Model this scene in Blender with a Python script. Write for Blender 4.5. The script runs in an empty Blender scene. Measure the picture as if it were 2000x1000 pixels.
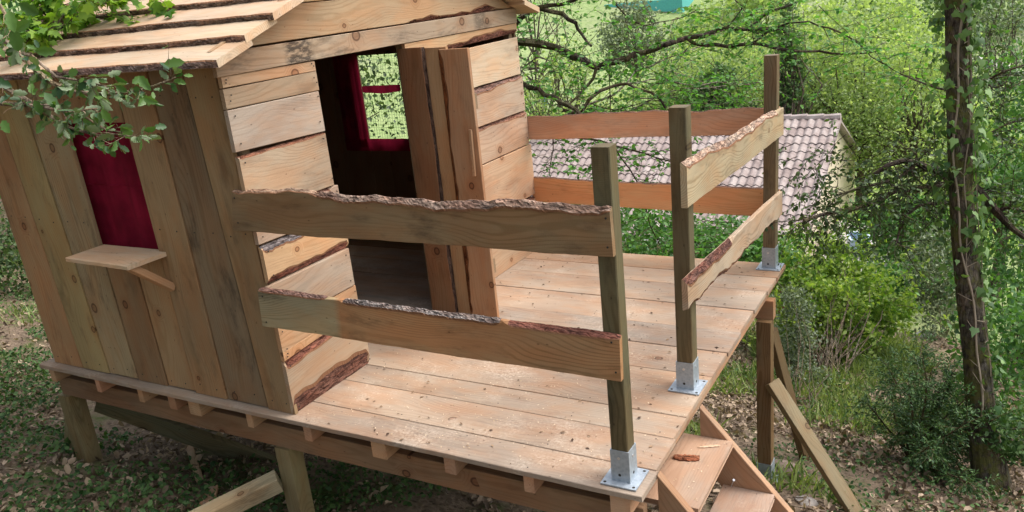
import bpy, math, random
import numpy as np
from mathutils import Vector, Matrix
random.seed(11); RNG = np.random.default_rng(11)
SC = bpy.context.scene
COL = SC.collection
PI = math.pi

# ------------------------------------------------------------------ camera
CAM_R = np.array([[0.8725824415, 0.4784030332, -0.0986428942],
                  [0.0677976453, -0.3186056503, -0.9454596337],
                  [-0.4837389400, 0.8183037195, -0.3104442954]])
CAM_C = np.array([1.0622370373, -2.6012085282, 1.9576549548])
CAM_F = 1612.747
cam = bpy.data.cameras.new('camera'); co = bpy.data.objects.new('camera', cam); COL.objects.link(co)
cam.sensor_width = 36; cam.lens = 36 * CAM_F / 2000
cam.clip_start = 0.05; cam.clip_end = 2000
m = Matrix.Identity(4)
for i in range(3):
    m[i][0] = CAM_R[0][i]; m[i][1] = -CAM_R[1][i]; m[i][2] = -CAM_R[2][i]; m[i][3] = CAM_C[i]
co.matrix_world = m
SC.camera = co

# ------------------------------------------------------------------ light
SUN_EL, SUN_AZ = math.radians(58), math.radians(35)      # direction the light comes from (azimuth from +X towards +Y)
w = bpy.data.worlds.new('World'); SC.world = w; w.use_nodes = True
nt = w.node_tree; sky = nt.nodes.new('ShaderNodeTexSky')
sky.sky_type = 'NISHITA'; sky.sun_disc = False; sky.sun_elevation = SUN_EL; sky.sun_rotation = PI / 2 - SUN_AZ
sky.air_density = 1.0; sky.dust_density = 6.0; sky.ozone_density = 0.6
hz = nt.nodes.new('ShaderNodeHueSaturation'); hz.inputs['Saturation'].default_value = .5   # thin overcast
nt.links.new(sky.outputs[0], hz.inputs['Color']); nt.links.new(hz.outputs[0], nt.nodes['Background'].inputs[0])
nt.nodes['Background'].inputs[1].default_value = 0.15
sl = bpy.data.lights.new('sun', 'SUN'); sl.energy = 0.5; sl.angle = math.radians(60); sl.color = (1, .98, .95)
so = bpy.data.objects.new('sun', sl); COL.objects.link(so)
sd = Vector((math.cos(SUN_EL) * math.cos(SUN_AZ), math.cos(SUN_EL) * math.sin(SUN_AZ), math.sin(SUN_EL)))
so.rotation_euler = sd.to_track_quat('Z', 'Y').to_euler(); so.location = (6, 6, 12)
SC.view_settings.view_transform = 'Standard'; SC.view_settings.look = 'None'
SC.view_settings.exposure = 1.12; SC.view_settings.gamma = 1; SC.view_settings.use_curve_mapping = False
SC.render.engine = 'CYCLES'
try: SC.cycles.use_denoising = True
except Exception: pass
SC.cycles.max_bounces = 7; SC.cycles.diffuse_bounces = 4; SC.cycles.glossy_bounces = 2
SC.cycles.transmission_bounces = 4; SC.cycles.transparent_max_bounces = 6

# ------------------------------------------------------------------ measuring: a sight line from the camera met with a real plane
def ray(u, v): return CAM_R.T @ np.array([(u - 1000) / CAM_F, (v - 500) / CAM_F, 1.0])
def at(u, v, x=None, y=None, z=None, d=None):
    r = ray(u, v)
    if x is not None: t = (x - CAM_C[0]) / r[0]
    elif y is not None: t = (y - CAM_C[1]) / r[1]
    elif z is not None: t = (z - CAM_C[2]) / r[2]
    else: t = d
    return Vector(CAM_C + r * t)

# ------------------------------------------------------------------ material helpers
def srgb(r, g, b):
    f = lambda c: (c / 255 / 12.92) if c <= 10 else ((c / 255 + .055) / 1.055) ** 2.4
    return (f(r), f(g), f(b), 1)
class NT:
    def __init__(s, name):
        s.m = bpy.data.materials.new(name); s.m.use_nodes = True; s.t = s.m.node_tree
        s.bs = s.t.nodes['Principled BSDF']; s.out = s.t.nodes['Material Output']
    def n(s, kind, **kw):
        o = s.t.nodes.new('ShaderNode' + kind)
        for k, v in kw.items(): setattr(o, k, v)
        return o
    def l(s, a, b): s.t.links.new(a, b)
    def inp(s, sock, v):
        if hasattr(v, 'is_output'): s.l(v, sock)
        else: sock.default_value = v
    def math(s, op, a, b=0.0, c=None, clamp=False):
        o = s.n('Math', operation=op); o.use_clamp = clamp
        s.inp(o.inputs[0], a); s.inp(o.inputs[1], b)
        if c is not None: s.inp(o.inputs[2], c)
        return o.outputs[0]
    def vmath(s, op, a, b=(0, 0, 0)):
        o = s.n('VectorMath', operation=op); s.inp(o.inputs[0], a); s.inp(o.inputs[1], b)
        return o.outputs[0]
    def noise(s, vec, scale, detail=2, rough=.5, dist=0):
        o = s.n('TexNoise'); s.inp(o.inputs['Vector'], vec); o.inputs['Scale'].default_value = scale
        o.inputs['Detail'].default_value = detail; o.inputs['Roughness'].default_value = rough; o.inputs['Distortion'].default_value = dist
        return o.outputs['Fac']
    def ss(s, v, a, b, lo=0.0, hi=1.0):
        o = s.n('MapRange', interpolation_type='SMOOTHSTEP'); s.inp(o.inputs[0], v)
        o.inputs[1].default_value = a; o.inputs[2].default_value = b; o.inputs[3].default_value = lo; o.inputs[4].default_value = hi
        return o.outputs[0]
    def mix(s, f, a, b, mode='MIX'):
        o = s.n('Mix', data_type='RGBA', blend_type=mode); s.inp(o.inputs[0], f); s.inp(o.inputs[6], a); s.inp(o.inputs[7], b)
        return o.outputs[2]
    def ramp(s, f, stops):
        o = s.n('ValToRGB'); s.l(f, o.inputs[0]); e = o.color_ramp.elements
        while len(e) < len(stops): e.new(.5)
        for i, (p, c) in enumerate(stops): e[i].position = p; e[i].color = c
        return o.outputs[0]
    def bump(s, h, strength, dist):
        o = s.n('Bump'); o.inputs['Strength'].default_value = strength; o.inputs['Distance'].default_value = dist
        s.l(h, o.inputs['Height']); s.l(o.outputs[0], s.bs.inputs['Normal']); return o
    def base(s, c, rough=.7, spec=.3):
        s.inp(s.bs.inputs['Base Color'], c); s.inp(s.bs.inputs['Roughness'], rough); s.bs.inputs['Specular IOR Level'].default_value = spec
        return s.m

def wood_mat(name, ring=.35, knots=1.0, stain=.5, dust=0.0, rough=.72, freq=75):
    k = NT(name); oi = k.n('ObjectInfo'); P = k.n('TexCoord').outputs['Object']
    off = k.vmath('MULTIPLY', (37.0, 17.0, 53.0), oi.outputs['Random']) if False else None
    cm = k.n('CombineXYZ'); r = oi.outputs['Random']
    k.l(k.math('MULTIPLY', r, 91.7), cm.inputs[0]); k.l(k.math('MULTIPLY', r, 43.1), cm.inputs[1]); k.l(k.math('MULTIPLY', r, 67.3), cm.inputs[2])
    Q = k.vmath('ADD', P, cm.outputs[0])
    lo = k.noise(k.vmath('MULTIPLY', Q, (1.6, 5, 5)), 1, 2)
    lo2 = k.noise(k.vmath('MULTIPLY', Q, (.9, 2, 2)), 1.7, 1)
    sp = k.n('SeparateXYZ'); k.l(P, sp.inputs[0])
    # knots: sparse through-going cells
    kq = k.vmath('MULTIPLY', Q, (3.0, 3.6, 0)); vo = k.n('TexVoronoi', voronoi_dimensions='2D'); k.l(kq, vo.inputs['Vector']); vo.inputs['Scale'].default_value = 1
    sc = k.n('SeparateColor'); k.l(vo.outputs['Color'], sc.inputs[0])
    on = k.math('GREATER_THAN', sc.outputs[0], 1 - .34 * knots)
    kd = k.math('ADD', vo.outputs['Distance'], k.math('MULTIPLY', k.math('SUBTRACT', lo, .5), .05))
    kd = k.math('DIVIDE', kd, k.math('MULTIPLY_ADD', sc.outputs[1], .8, .55))
    kn = k.math('MULTIPLY', k.ss(kd, .07, .045), on)
    halo = k.math('MULTIPLY', k.ss(kd, .22, .06), on)
    kring = k.math('MULTIPLY', k.ss(k.math('ABSOLUTE', k.math('SUBTRACT', kd, .06)), .02, .006), on)
    ry = k.math('ADD', sp.outputs[1], k.math('MULTIPLY_ADD', lo2, .22, k.math('MULTIPLY_ADD', r, .16, -.19)))
    rz = k.math('ADD', sp.outputs[2], k.math('MULTIPLY_ADD', lo, .035, .045))
    rr = k.math('SQRT', k.math('ADD', k.math('MULTIPLY', ry, ry), k.math('MULTIPLY', rz, rz)))
    rr = k.math('ADD', rr, k.math('MULTIPLY', halo, .035))
    rr = k.math('ADD', rr, k.math('MULTIPLY', k.noise(k.vmath('MULTIPLY', Q, (5, 14, 14)), 1, 2), .012))
    sn = k.math('SINE', k.math('MULTIPLY', rr, freq * 2 * PI))
    rg = k.ss(sn, .1, 1.0)
    fib = k.noise(k.vmath('MULTIPLY', Q, (7, 210, 210)), 1, 3, .6)
    blot = k.noise(k.vmath('MULTIPLY', Q, (2.2, 6, 6)), 1.3, 4, .6)
    c = oi.outputs['Color']
    hs = k.n('HueSaturation'); hs.inputs['Saturation'].default_value = 1.18; hs.inputs['Value'].default_value = .66; k.l(c, hs.inputs['Color'])
    pat = k.math('MULTIPLY', k.ss(lo2, .3, .65, .35, 1.5), ring)
    c1 = k.mix(k.math('MULTIPLY', rg, pat), c, hs.outputs[0])
    big = k.noise(k.vmath('MULTIPLY', Q, (1.1, 2.5, 2.5)), 1, 3, .55)
    c1 = k.mix(k.ss(big, .3, .7, 0, .8), k.mix(1.0, c1, (1.10, 1.08, 1.04, 1), 'MULTIPLY'), k.mix(1.0, c1, (.74, .70, .68, 1), 'MULTIPLY'))
    c1 = k.mix(k.ss(fib, .35, .75, 0, .22), c1, k.mix(1.0, c1, (.62, .58, .55, 1), 'MULTIPLY'))
    c1 = k.mix(k.ss(blot, .38, .66, 0, .8), c1, k.mix(1.0, c1, (1.06, .84, .68, 1), 'MULTIPLY'))
    # grey and blue-black blotches of sap stain and grime
    st = k.noise(k.vmath('MULTIPLY', Q, (3.2, 9, 9)), 1, 5, .68)
    c1 = k.mix(k.ss(st, .5, .74, 0, stain), c1, k.mix(1.0, c1, (.42, .42, .44, 1), 'MULTIPLY'))
    at_ = k.n('Attribute', attribute_name='stain')
    c1 = k.mix(k.math('MULTIPLY', at_.outputs['Fac'], .85), c1, k.mix(1.0, c1, (1.12, .62, .40, 1), 'MULTIPLY'))
    c1 = k.mix(k.math('MULTIPLY', halo, .4), c1, k.mix(1.0, c1, (.8, .6, .45, 1), 'MULTIPLY'))
    c1 = k.mix(k.math('MULTIPLY', kn, .55), c1, k.mix(1.0, c1, (.55, .36, .25, 1), 'MULTIPLY'))
    c1 = k.mix(k.math('MULTIPLY', kring, .75), c1, k.mix(1.0, c1, (.22, .15, .12, 1), 'MULTIPLY'))
    sm = k.n('Attribute', attribute_name='smudge'); smn = k.noise(k.vmath('MULTIPLY', Q, (14, 45, 45)), 1, 5, .75)
    c1 = k.mix(k.math('MULTIPLY', sm.outputs['Fac'], k.ss(smn, .36, .54)), c1, k.mix(1.0, c1, (.22, .22, .24, 1), 'MULTIPLY'))
    # specks
    vs = k.n('TexVoronoi'); k.l(k.vmath('MULTIPLY', Q, (24, 45, 45)), vs.inputs['Vector']); vs.inputs['Scale'].default_value = 1
    s2 = k.n('SeparateColor'); k.l(vs.outputs['Color'], s2.inputs[0])
    spk = k.math('MULTIPLY', k.ss(vs.outputs['Distance'], .2, .1), k.math('GREATER_THAN', s2.outputs[0], .9))
    c1 = k.mix(k.math('MULTIPLY', spk, .6), c1, k.mix(1.0, c1, (.3, .22, .2, 1), 'MULTIPLY'))
    if dust:
        wp = k.n('NewGeometry').outputs['Position']
        d1 = k.noise(wp, 2.1, 5, .7); d2 = k.noise(wp, 70, 2, .7)
        f = k.math('MULTIPLY', k.ss(d1, .47, .72), k.ss(d2, .35, .65))
        c1 = k.mix(k.math('MULTIPLY', f, dust), c1, (.66, .56, .45, 1))
        e1 = k.noise(wp, 3.4, 4, .65)
        c1 = k.mix(k.ss(e1, .58, .72, 0, .45 * dust), c1, k.mix(1.0, c1, (.86, .74, .68, 1), 'MULTIPLY'))
    fs = k.n('HueSaturation'); fs.inputs['Saturation'].default_value = .95; k.l(c1, fs.inputs['Color']); c1 = fs.outputs[0]
    k.base(c1, rough, .25)
    saw = k.n('TexWave', wave_type='BANDS', bands_direction='X'); k.l(Q, saw.inputs['Vector']); saw.inputs['Scale'].default_value = 45
    saw.inputs['Distortion'].default_value = 3.5; saw.inputs['Detail'].default_value = 2; saw.inputs['Detail Scale'].default_value = .8
    h = k.math('ADD', k.math('MULTIPLY', fib, .7), k.math('MULTIPLY', saw.outputs['Fac'], .25))
    h = k.math('SUBTRACT', h, k.math('MULTIPLY', rg, .25))
    k.bump(h, .5, .0022)
    return k.m
M_FRESH = wood_mat('sawn_softwood', .26, 1, .4)
M_DECK = wood_mat('dusty_deck_wood', .22, .2, .35, dust=.5)
M_GREY = wood_mat('weathered_softwood', .36, 1, .95)
M_SIDE = wood_mat('grimy_sawn_softwood', .24, 1, .6)
M_TREAT = wood_mat('treated_timber', .55, .7, .75, rough=.6, freq=95)

def bark_mat(name, moss=0.0, ax=(1, 1, 1), crackw=.5):
    k = NT(name); oi = k.n('ObjectInfo'); P = k.vmath('MULTIPLY', k.n('TexCoord').outputs['Object'], ax)
    a = k.noise(P, 40, 5, .75); a2 = k.noise(P, 14, 4, .7); b = k.noise(P, 6, 3, .6)
    vo = k.n('TexVoronoi', feature='DISTANCE_TO_EDGE'); k.l(k.vmath('ADD', P, k.vmath('MULTIPLY', k.n('TexCoord').outputs['Object'], (0, 0, 0))), vo.inputs['Vector']); vo.inputs['Scale'].default_value = 26
    crack = k.ss(k.math('ADD', vo.outputs['Distance'], k.math('MULTIPLY', a, .12)), .03, .16)
    c = oi.outputs['Color']
    c1 = k.mix(k.ss(a, .36, .66), k.mix(1.0, c, (.42, .38, .37, 1), 'MULTIPLY'), k.mix(1.0, c, (1.6, 1.55, 1.5, 1), 'MULTIPLY'))
    c1 = k.mix(k.ss(a2, .42, .62, 0, .8), c1, k.mix(1.0, c1, (1.2, .98, .88, 1), 'MULTIPLY'))
    c1 = k.mix(k.ss(b, .45, .62, 0, .7), c1, k.mix(1.0, c1, (.5, .48, .5, 1), 'MULTIPLY'))
    c1 = k.mix(k.math('MULTIPLY', k.math('SUBTRACT', 1.0, crack), crackw), c1, k.mix(1.0, c1, (.35, .32, .32, 1), 'MULTIPLY'))
    if moss:
        P0 = k.n('TexCoord').outputs['Object']; g = k.noise(P0, 5, 5, .75)
        c1 = k.mix(k.ss(g, .44, .6, 0, moss), c1, k.mix(k.noise(P0, 70, 3), (.045, .055, .014, 1), (.17, .16, .05, 1)))
    k.base(c1, .9, .15)
    k.bump(k.math('ADD', a, k.math('MULTIPLY', crack, .5)), .9, .008)
    return k.m
M_BARK = bark_mat('rough_bark', 0, (.45, 1.5, 1.5), .55)
M_TRUNK = bark_mat('tree_bark', .35, (.8, .8, .3), .6)
M_MOSSY = bark_mat('mossy_tree_bark', .9, (1.1, 1.1, .35), .7)

def plain(name, col, rough=.6, spec=.3, metal=0.0, var=.25, sc=8):
    k = NT(name); P = k.n('TexCoord').outputs['Object']; f = k.noise(P, sc, 4, .65)
    k.base(k.mix(f, tuple(c * (1 - var) for c in col[:3]) + (1,), tuple(min(1, c * (1 + var)) for c in col[:3]) + (1,)), rough, spec)
    k.bs.inputs['Metallic'].default_value = metal
    k.bump(k.noise(P, sc * 8, 2), .15, .002)
    return k.m
def zinc():
    k = NT('galvanised_steel'); P = k.n('TexCoord').outputs['Object']
    vo = k.n('TexVoronoi'); k.l(P, vo.inputs['Vector']); vo.inputs['Scale'].default_value = 70
    f = k.math('ADD', k.math('MULTIPLY', k.noise(P, 14, 4, .7), .6), k.math('MULTIPLY', vo.outputs['Distance'], .5))
    k.base(k.ramp(f, [(.25, (.27, .32, .37, 1)), (.75, (.42, .475, .53, 1))]), k.ss(f, .2, .8, .38, .62), .5)
    k.bs.inputs['Metallic'].default_value = .55
    return k.m
M_ZINC = zinc()
M_INNER = plain('inner_bark', (.20, .10, .055), .85, .15, 0, .4, 30)
M_DARK = plain('dark_nail', (.03, .028, .026), .6)
M_SCREW = plain('bright_screw', (.6, .6, .6), .35, .5, .8)
M_RED = None
def cloth():
    k = NT('red_fabric'); P = k.n('TexCoord').outputs['Object']
    f = k.noise(P, 5, 4, .6); wv = k.noise(k.vmath('MULTIPLY', P, (18, 18, 2)), 1, 3)
    c = k.mix(k.ss(f, .3, .7), (.10, .005, .016, 1), (.27, .012, .04, 1))
    c = k.mix(k.ss(wv, .4, .7, 0, .5), c, (.10, .004, .014, 1))
    k.base(c, .85, .1)
    tr = k.n('BsdfTranslucent'); k.inp(tr.inputs[0], (.40, .02, .06, 1)); ms = k.n('MixShader'); ms.inputs[0].default_value = .3
    k.l(k.bs.outputs[0], ms.inputs[1]); k.l(tr.outputs[0], ms.inputs[2]); k.l(ms.outputs[0], k.out.inputs[0])
    return k.m
M_RED = cloth()

def leaf_mat(name, dark, light, trans=.35, rough=.5, under=None, spec=.35):
    k = NT(name); a = k.n('Attribute', attribute_name='rnd'); f = a.outputs['Fac']
    P = k.n('TexCoord').outputs['Object']
    f2 = k.math('MULTIPLY_ADD', k.noise(P, 1.3, 3, .6), .7, k.math('MULTIPLY_ADD', f, .8, -.25))
    c = k.mix(k.ss(f2, .1, .9), dark + (1,), light + (1,))
    if under:
        g = k.n('NewGeometry'); c = k.mix(g.outputs['Backfacing'], c, under + (1,))
    k.base(c, rough, spec)
    tr = k.n('BsdfTranslucent'); k.l(k.mix(1.0, c, (1.25, 1.35, .5, 1), 'MULTIPLY'), tr.inputs[0])
    ms = k.n('MixShader'); ms.inputs[0].default_value = trans
    k.l(k.bs.outputs[0], ms.inputs[1]); k.l(tr.outputs[0], ms.inputs[2]); k.l(ms.outputs[0], k.out.inputs[0])
    return k.m
L_SPRING = leaf_mat('spring_leaf', (.05, .165, .03), (.16, .37, .075), .45)
L_MAPLE = leaf_mat('maple_leaf', (.07, .18, .02), (.24, .38, .05), .42)
L_OAK = leaf_mat('evergreen_oak_leaf', (.022, .07, .02), (.10, .20, .04), .25, .45, (.13, .185, .09), .45)
L_HOLM = leaf_mat('small_dark_leaf', (.03, .06, .022), (.10, .165, .05), .3, .42)
L_IVY = leaf_mat('ivy_leaf', (.045, .115, .03), (.19, .32, .10), .28, .45, None, .4)
L_BUSH = leaf_mat('bright_bush_leaf', (.11, .22, .035), (.36, .46, .12), .48)
L_MID = leaf_mat('mid_green_leaf', (.04, .12, .03), (.13, .27, .07), .38)
L_GREY = leaf_mat('grey_green_leaf', (.09, .125, .075), (.24, .29, .19), .3)
L_CONIF = leaf_mat('juniper_needle', (.03, .075, .028), (.10, .19, .055), .2)
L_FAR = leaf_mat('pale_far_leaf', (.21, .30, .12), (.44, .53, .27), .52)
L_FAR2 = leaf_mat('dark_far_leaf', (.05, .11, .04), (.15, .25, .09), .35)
L_DEAD = leaf_mat('dead_leaf', (.09, .06, .04), (.44, .335, .24), .1, .7)
L_GRASS = leaf_mat('grass_blade', (.08, .14, .04), (.28, .34, .12), .35)
L_COVER = leaf_mat('ground_ivy_leaf', (.025, .065, .02), (.09, .165, .05), .25, .6, None, .25)

# ------------------------------------------------------------------ object helpers
WM = {}
def tag(o, label=None, cat=None, group=None, kind=None):
    if label: o['label'] = label
    if cat: o['category'] = cat
    if group: o['group'] = group
    if kind: o['kind'] = kind
    return o
def thing(name, loc, label, cat, group=None):
    o = bpy.data.objects.new(name, None); COL.objects.link(o); o.empty_display_size = .1
    o.location = loc; WM[o] = Matrix.Translation(Vector(loc)); return tag(o, label, cat, group)
def place(name, me, M=None, parent=None, mats=(), color=None, smooth=False):
    o = bpy.data.objects.new(name, me); COL.objects.link(o); M = M or Matrix.Identity(4); WM[o] = M.copy()
    if parent is not None:
        o.parent = parent; o.matrix_basis = WM[parent].inverted() @ M
    else: o.matrix_basis = M
    if me.users <= 1:
        for x in mats: me.materials.append(x)
        if smooth: me.polygons.foreach_set('use_smooth', [True] * len(me.polygons))
    if color is not None: o.color = tuple(color[:3]) + (1,)
    return o
def mesh(name, verts, faces, mi=None):
    me = bpy.data.meshes.new(name); me.from_pydata([tuple(v) for v in verts], [], faces)
    if mi: me.polygons.foreach_set('material_index', mi)
    me.update(); return me
def np_mesh(name, V, F):
    """V (n,3), F (m,3) or (m,4) arrays"""
    me = bpy.data.meshes.new(name); n, m_, kk = len(V), len(F), F.shape[1]
    me.vertices.add(n); me.vertices.foreach_set('co', np.ascontiguousarray(V, dtype=np.float32).ravel())
    me.loops.add(m_ * kk); me.loops.foreach_set('vertex_index', np.ascontiguousarray(F, dtype=np.int32).ravel())
    me.polygons.add(m_); me.polygons.foreach_set('loop_start', np.arange(0, m_ * kk, kk, dtype=np.int32))
    try: me.polygons.foreach_set('loop_total', np.full(m_, kk, dtype=np.int32))
    except Exception: pass
    me.update(calc_edges=True); return me
class MB:
    def __init__(s): s.v, s.f, s.mi = [], [], []
    def add(s, V, F, mi=0):
        o = len(s.v); s.v += [tuple(p) for p in V]; s.f += [tuple(i + o for i in q) for q in F]; s.mi += [mi] * len(F)
    def box(s, lo, hi, mi=0):
        x0, y0, z0 = lo; x1, y1, z1 = hi
        s.add([(x0, y0, z0), (x1, y0, z0), (x1, y1, z0), (x0, y1, z0), (x0, y0, z1), (x1, y0, z1), (x1, y1, z1), (x0, y1, z1)],
              [(0, 3, 2, 1), (4, 5, 6, 7), (0, 1, 5, 4), (1, 2, 6, 5), (2, 3, 7, 6), (3, 0, 4, 7)], mi)
    def disc(s, c, n, r, h=.002, k=8, mi=0):
        n = Vector(n).normalized(); a = n.orthogonal().normalized(); b = n.cross(a); c = Vector(c)
        V = [c + n * h] + [c + n * h + (a * math.cos(2 * PI * i / k) + b * math.sin(2 * PI * i / k)) * r for i in range(k)]
        W = [c + (a * math.cos(2 * PI * i / k) + b * math.sin(2 * PI * i / k)) * r for i in range(k)]
        s.add(V + W, [(0, 1 + i, 1 + (i + 1) % k) for i in range(k)] + [(1 + i, 1 + k + i, 1 + k + (i + 1) % k, 1 + (i + 1) % k) for i in range(k)], mi)
    def tube(s, pts, rad, k=6, mi=0, bump=0.0):
        pts = [Vector(p) for p in pts]; n = len(pts); rings = []; pa = None
        for i in range(n):
            t = (pts[min(i + 1, n - 1)] - pts[max(i - 1, 0)]).normalized()
            if pa is None: pa = t.orthogonal().normalized()
            pa = (pa - t * pa.dot(t)).normalized(); b = t.cross(pa)
            r = rad[i] if hasattr(rad, '__len__') else rad
            rings.append([pts[i] + (pa * math.cos(2 * PI * j / k) + b * math.sin(2 * PI * j / k)) * r * (1 + bump * random.uniform(-1, 1)) for j in range(k)])
        V = [p for q in rings for p in q]; F = []
        for i in range(n - 1):
            for j in range(k): F.append((i * k + j, i * k + (j + 1) % k, (i + 1) * k + (j + 1) % k, (i + 1) * k + j))
        F.append(tuple(range(k))[::-1]); F.append(tuple((n - 1) * k + j for j in range(k)))
        s.add(V, F, mi)
    def mesh(s, name): return mesh(name, s.v, s.f, s.mi)

def wav(t, amp, seed, f=(3, 7, 17, 31)):
    r = random.Random(seed)
    return amp * sum(math.sin(t * q * PI + r.uniform(0, 6.28)) / (i + 1.3) for i, q in enumerate(f)) / 1.4

def frame(corners, n):
    c = [Vector(p) for p in corners]; o = (c[0] + c[1] + c[2] + c[3]) / 4
    X = ((c[1] - c[0]) + (c[2] - c[3])).normalized(); Z = Vector(n); Z = (Z - X * Z.dot(X)).normalized(); Y = Z.cross(X)
    M = Matrix(((X.x, Y.x, Z.x, o.x), (X.y, Y.y, Z.y, o.y), (X.z, Y.z, Z.z, o.z), (0, 0, 0, 1)))
    return M, [((p - o).dot(X), (p - o).dot(Y)) for p in c]

def board(name, parent, corners, n, T, mat, color, seg=2, wt=0.0, wb=0.0, seed=0, bark=(), ch=.0025, out=0.0, stain=None, mi_bark=None, bow=0.0, smudge=None):
    """A sawn board: corners start-bottom, end-bottom, end-top, start-top of its outer face, n the outward normal, T the thickness.
    wt, wb: waviness of the long edges. bark: dicts(side, t0, t1, w, slant, crust, color) of wane along an edge."""
    M, q = frame(corners, n)
    if out: M = M @ Matrix.Translation((0, 0, out))
    if bark or wt or wb: seg = max(seg, 30)
    def edge(i0, i1, t): return (q[i0][0] * (1 - t) + q[i1][0] * t, q[i0][1] * (1 - t) + q[i1][1] * t)
    def wane(side, t):
        b = 0.0; sl = 1.0
        for d in bark:
            if d['side'] == side:
                e = .015; k = max(0, min(1, (t - d['t0']) / e + .5)) * max(0, min(1, (d['t1'] - t) / e + .5))
                wv = d['w'] * (1 + wav(t * d.get('fx', 1), d.get('var', .35), seed + 5 + len(side)))
                if d.get('taper'): wv *= (1 - t * d['taper']) if d['taper'] > 0 else (1 + (1 - t) * d['taper'])
                b = max(b, max(.001, wv) * k)
                if k > .3: sl = d.get('slant', 1.0)
        return b, sl
    rings, fw = [], []
    for i in range(seg + 1):
        t = i / seg; xb, yb = edge(0, 1, t); xt, yt = edge(3, 2, t)
        yb += wav(t, wb, seed + 1); yt += wav(t, wt, seed + 2)
        bb, sb = wane('bot', t); bt, s_t = wane('top', t)
        zz = bow * math.sin(t * PI)
        x0 = (xb + xt) / 2
        def P(y, z):
            f = (y - yb) / max(1e-6, yt - yb); return (xb + (xt - xb) * f, y, z + zz)
        zb, zt = -min(T - .004, T * sb), -min(T - .004, T * s_t)
        if bb < ch: bb, zb = ch, -ch
        if bt < ch: bt, zt = ch, -ch
        rings.append([P(yb + bb, 0), P(yt - bt, 0), P(yt, zt), P(yt, -T + ch), P(yt - ch, -T), P(yb + ch, -T), P(yb, -T + ch), P(yb, zb)])
        fw.append((bb, bt, zb, zt, yb, yt))
    V = [p for r in rings for p in r]; F = []; k = 8
    for i in range(seg):
        for j in range(k): F.append((i * k + j, (i + 1) * k + j, (i + 1) * k + (j + 1) % k, i * k + (j + 1) % k))
    F.append(tuple(range(k))); F.append(tuple(seg * k + j for j in range(k))[::-1])
    mi = [0] * len(F); mats = [mat]
    if mi_bark is not None: mats.append(mi_bark)
    me = mesh(name, V, F, mi)
    if stain is not None:
        a = me.attributes.new('stain', 'FLOAT', 'POINT'); a.data.foreach_set('value', [stain(i // 8 / seg) for i in range(len(V))])
    if smudge is not None:
        a = me.attributes.new('smudge', 'FLOAT', 'POINT'); a.data.foreach_set('value', [smudge(i // 8 / seg) for i in range(len(V))])
    o = place(name, me, M, parent, mats, color)
    for bi, d in enumerate(bark):
        rr = random.Random(seed * 7 + bi); n_ = max(24, int(abs(q[1][0] - q[0][0]) * (d['t1'] - d['t0']) * 110)); mrow = 6
        plates = []; x = 0
        while x < 1.2: plates.append((x, rr.uniform(.1, 1))); x += rr.uniform(.02, .09) / max(.2, abs(q[1][0] - q[0][0]) * (d['t1'] - d['t0'])) 
        pl = [rr.uniform(-.4, .4) for _ in range(mrow + 1)]
        VB = []
        for i in range(n_ + 1):
            s_ = i / n_; t = d['t0'] + (d['t1'] - d['t0']) * s_; fi = t * seg; i0 = min(seg - 1, int(fi)); fr = fi - i0
            A, B = rings[i0], rings[i0 + 1]
            L = lambda j: Vector(A[j]) * (1 - fr) + Vector(B[j]) * fr
            p0, p1, p2 = (L(1), L(2), L(3)) if d['side'] == 'top' else (L(0), L(7), L(6))
            sg = 1 if d['side'] == 'top' else -1
            nn = Vector((0, (p0.z - p1.z), abs(p1.y - p0.y))); nn.y = sg * abs(nn.y)
            nn = nn.normalized() if nn.length > 1e-5 else Vector((0, sg, 0))
            for j in range(mrow + 1):
                g = j / mrow
                p = p0.lerp(p1, g / .85) if g < .85 else p1.lerp(p2, (g - .85) / .15)
                sh = s_ + pl[j] * .03; h = 0
                for px, ph in plates:
                    if px <= sh: h = ph
                    else: break
                ed = .35 if (j == 0) else 1
                e2 = max(0, min(1, min(s_, 1 - s_) * n_ / 2))
                hh = d.get('crust', .01) * (.3 + .6 * h + rr.uniform(-.16, .2)) * ed * e2
                VB.append(p + nn * max(.0006, hh) + Vector((rr.uniform(-.002, .002), 0, 0)))
        FB = []; MI = []; kk = mrow + 1
        for i in range(n_):
            for j in range(mrow):
                f = (i * kk + j, i * kk + j + 1, (i + 1) * kk + j + 1, (i + 1) * kk + j); FB.append(f if d['side'] == 'bot' else f[::-1]); MI.append(1 if j == 0 else 0)
        if mi_bark is not None:
            pass
        place('bark', mesh('bark', VB, FB, MI), M, o, [M_BARK, M_INNER], d.get('color', (.14, .10, .09)))
    return o

def beam(name, parent, p0, p1, side, w_, t, mat, color, **kw):
    """A straight timber from p0 to p1 (centre line); side: normal of its main face, w_ the width across that face, t the thickness."""
    p0, p1, n = Vector(p0), Vector(p1), Vector(side); X = (p1 - p0).normalized(); n = (n - X * n.dot(X)).normalized(); Y = n.cross(X)
    f = n * (t / 2)
    return board(name, parent, [p0 - Y * w_ / 2 + f, p1 - Y * w_ / 2 + f, p1 + Y * w_ / 2 + f, p0 + Y * w_ / 2 + f], n, t, mat, color, **kw)
def jit(c, a=.06):
    k = 1 + random.uniform(-a, a); return tuple(max(0, x * k * (1 + random.uniform(-a, a) * .5)) for x in c[:3])

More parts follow.
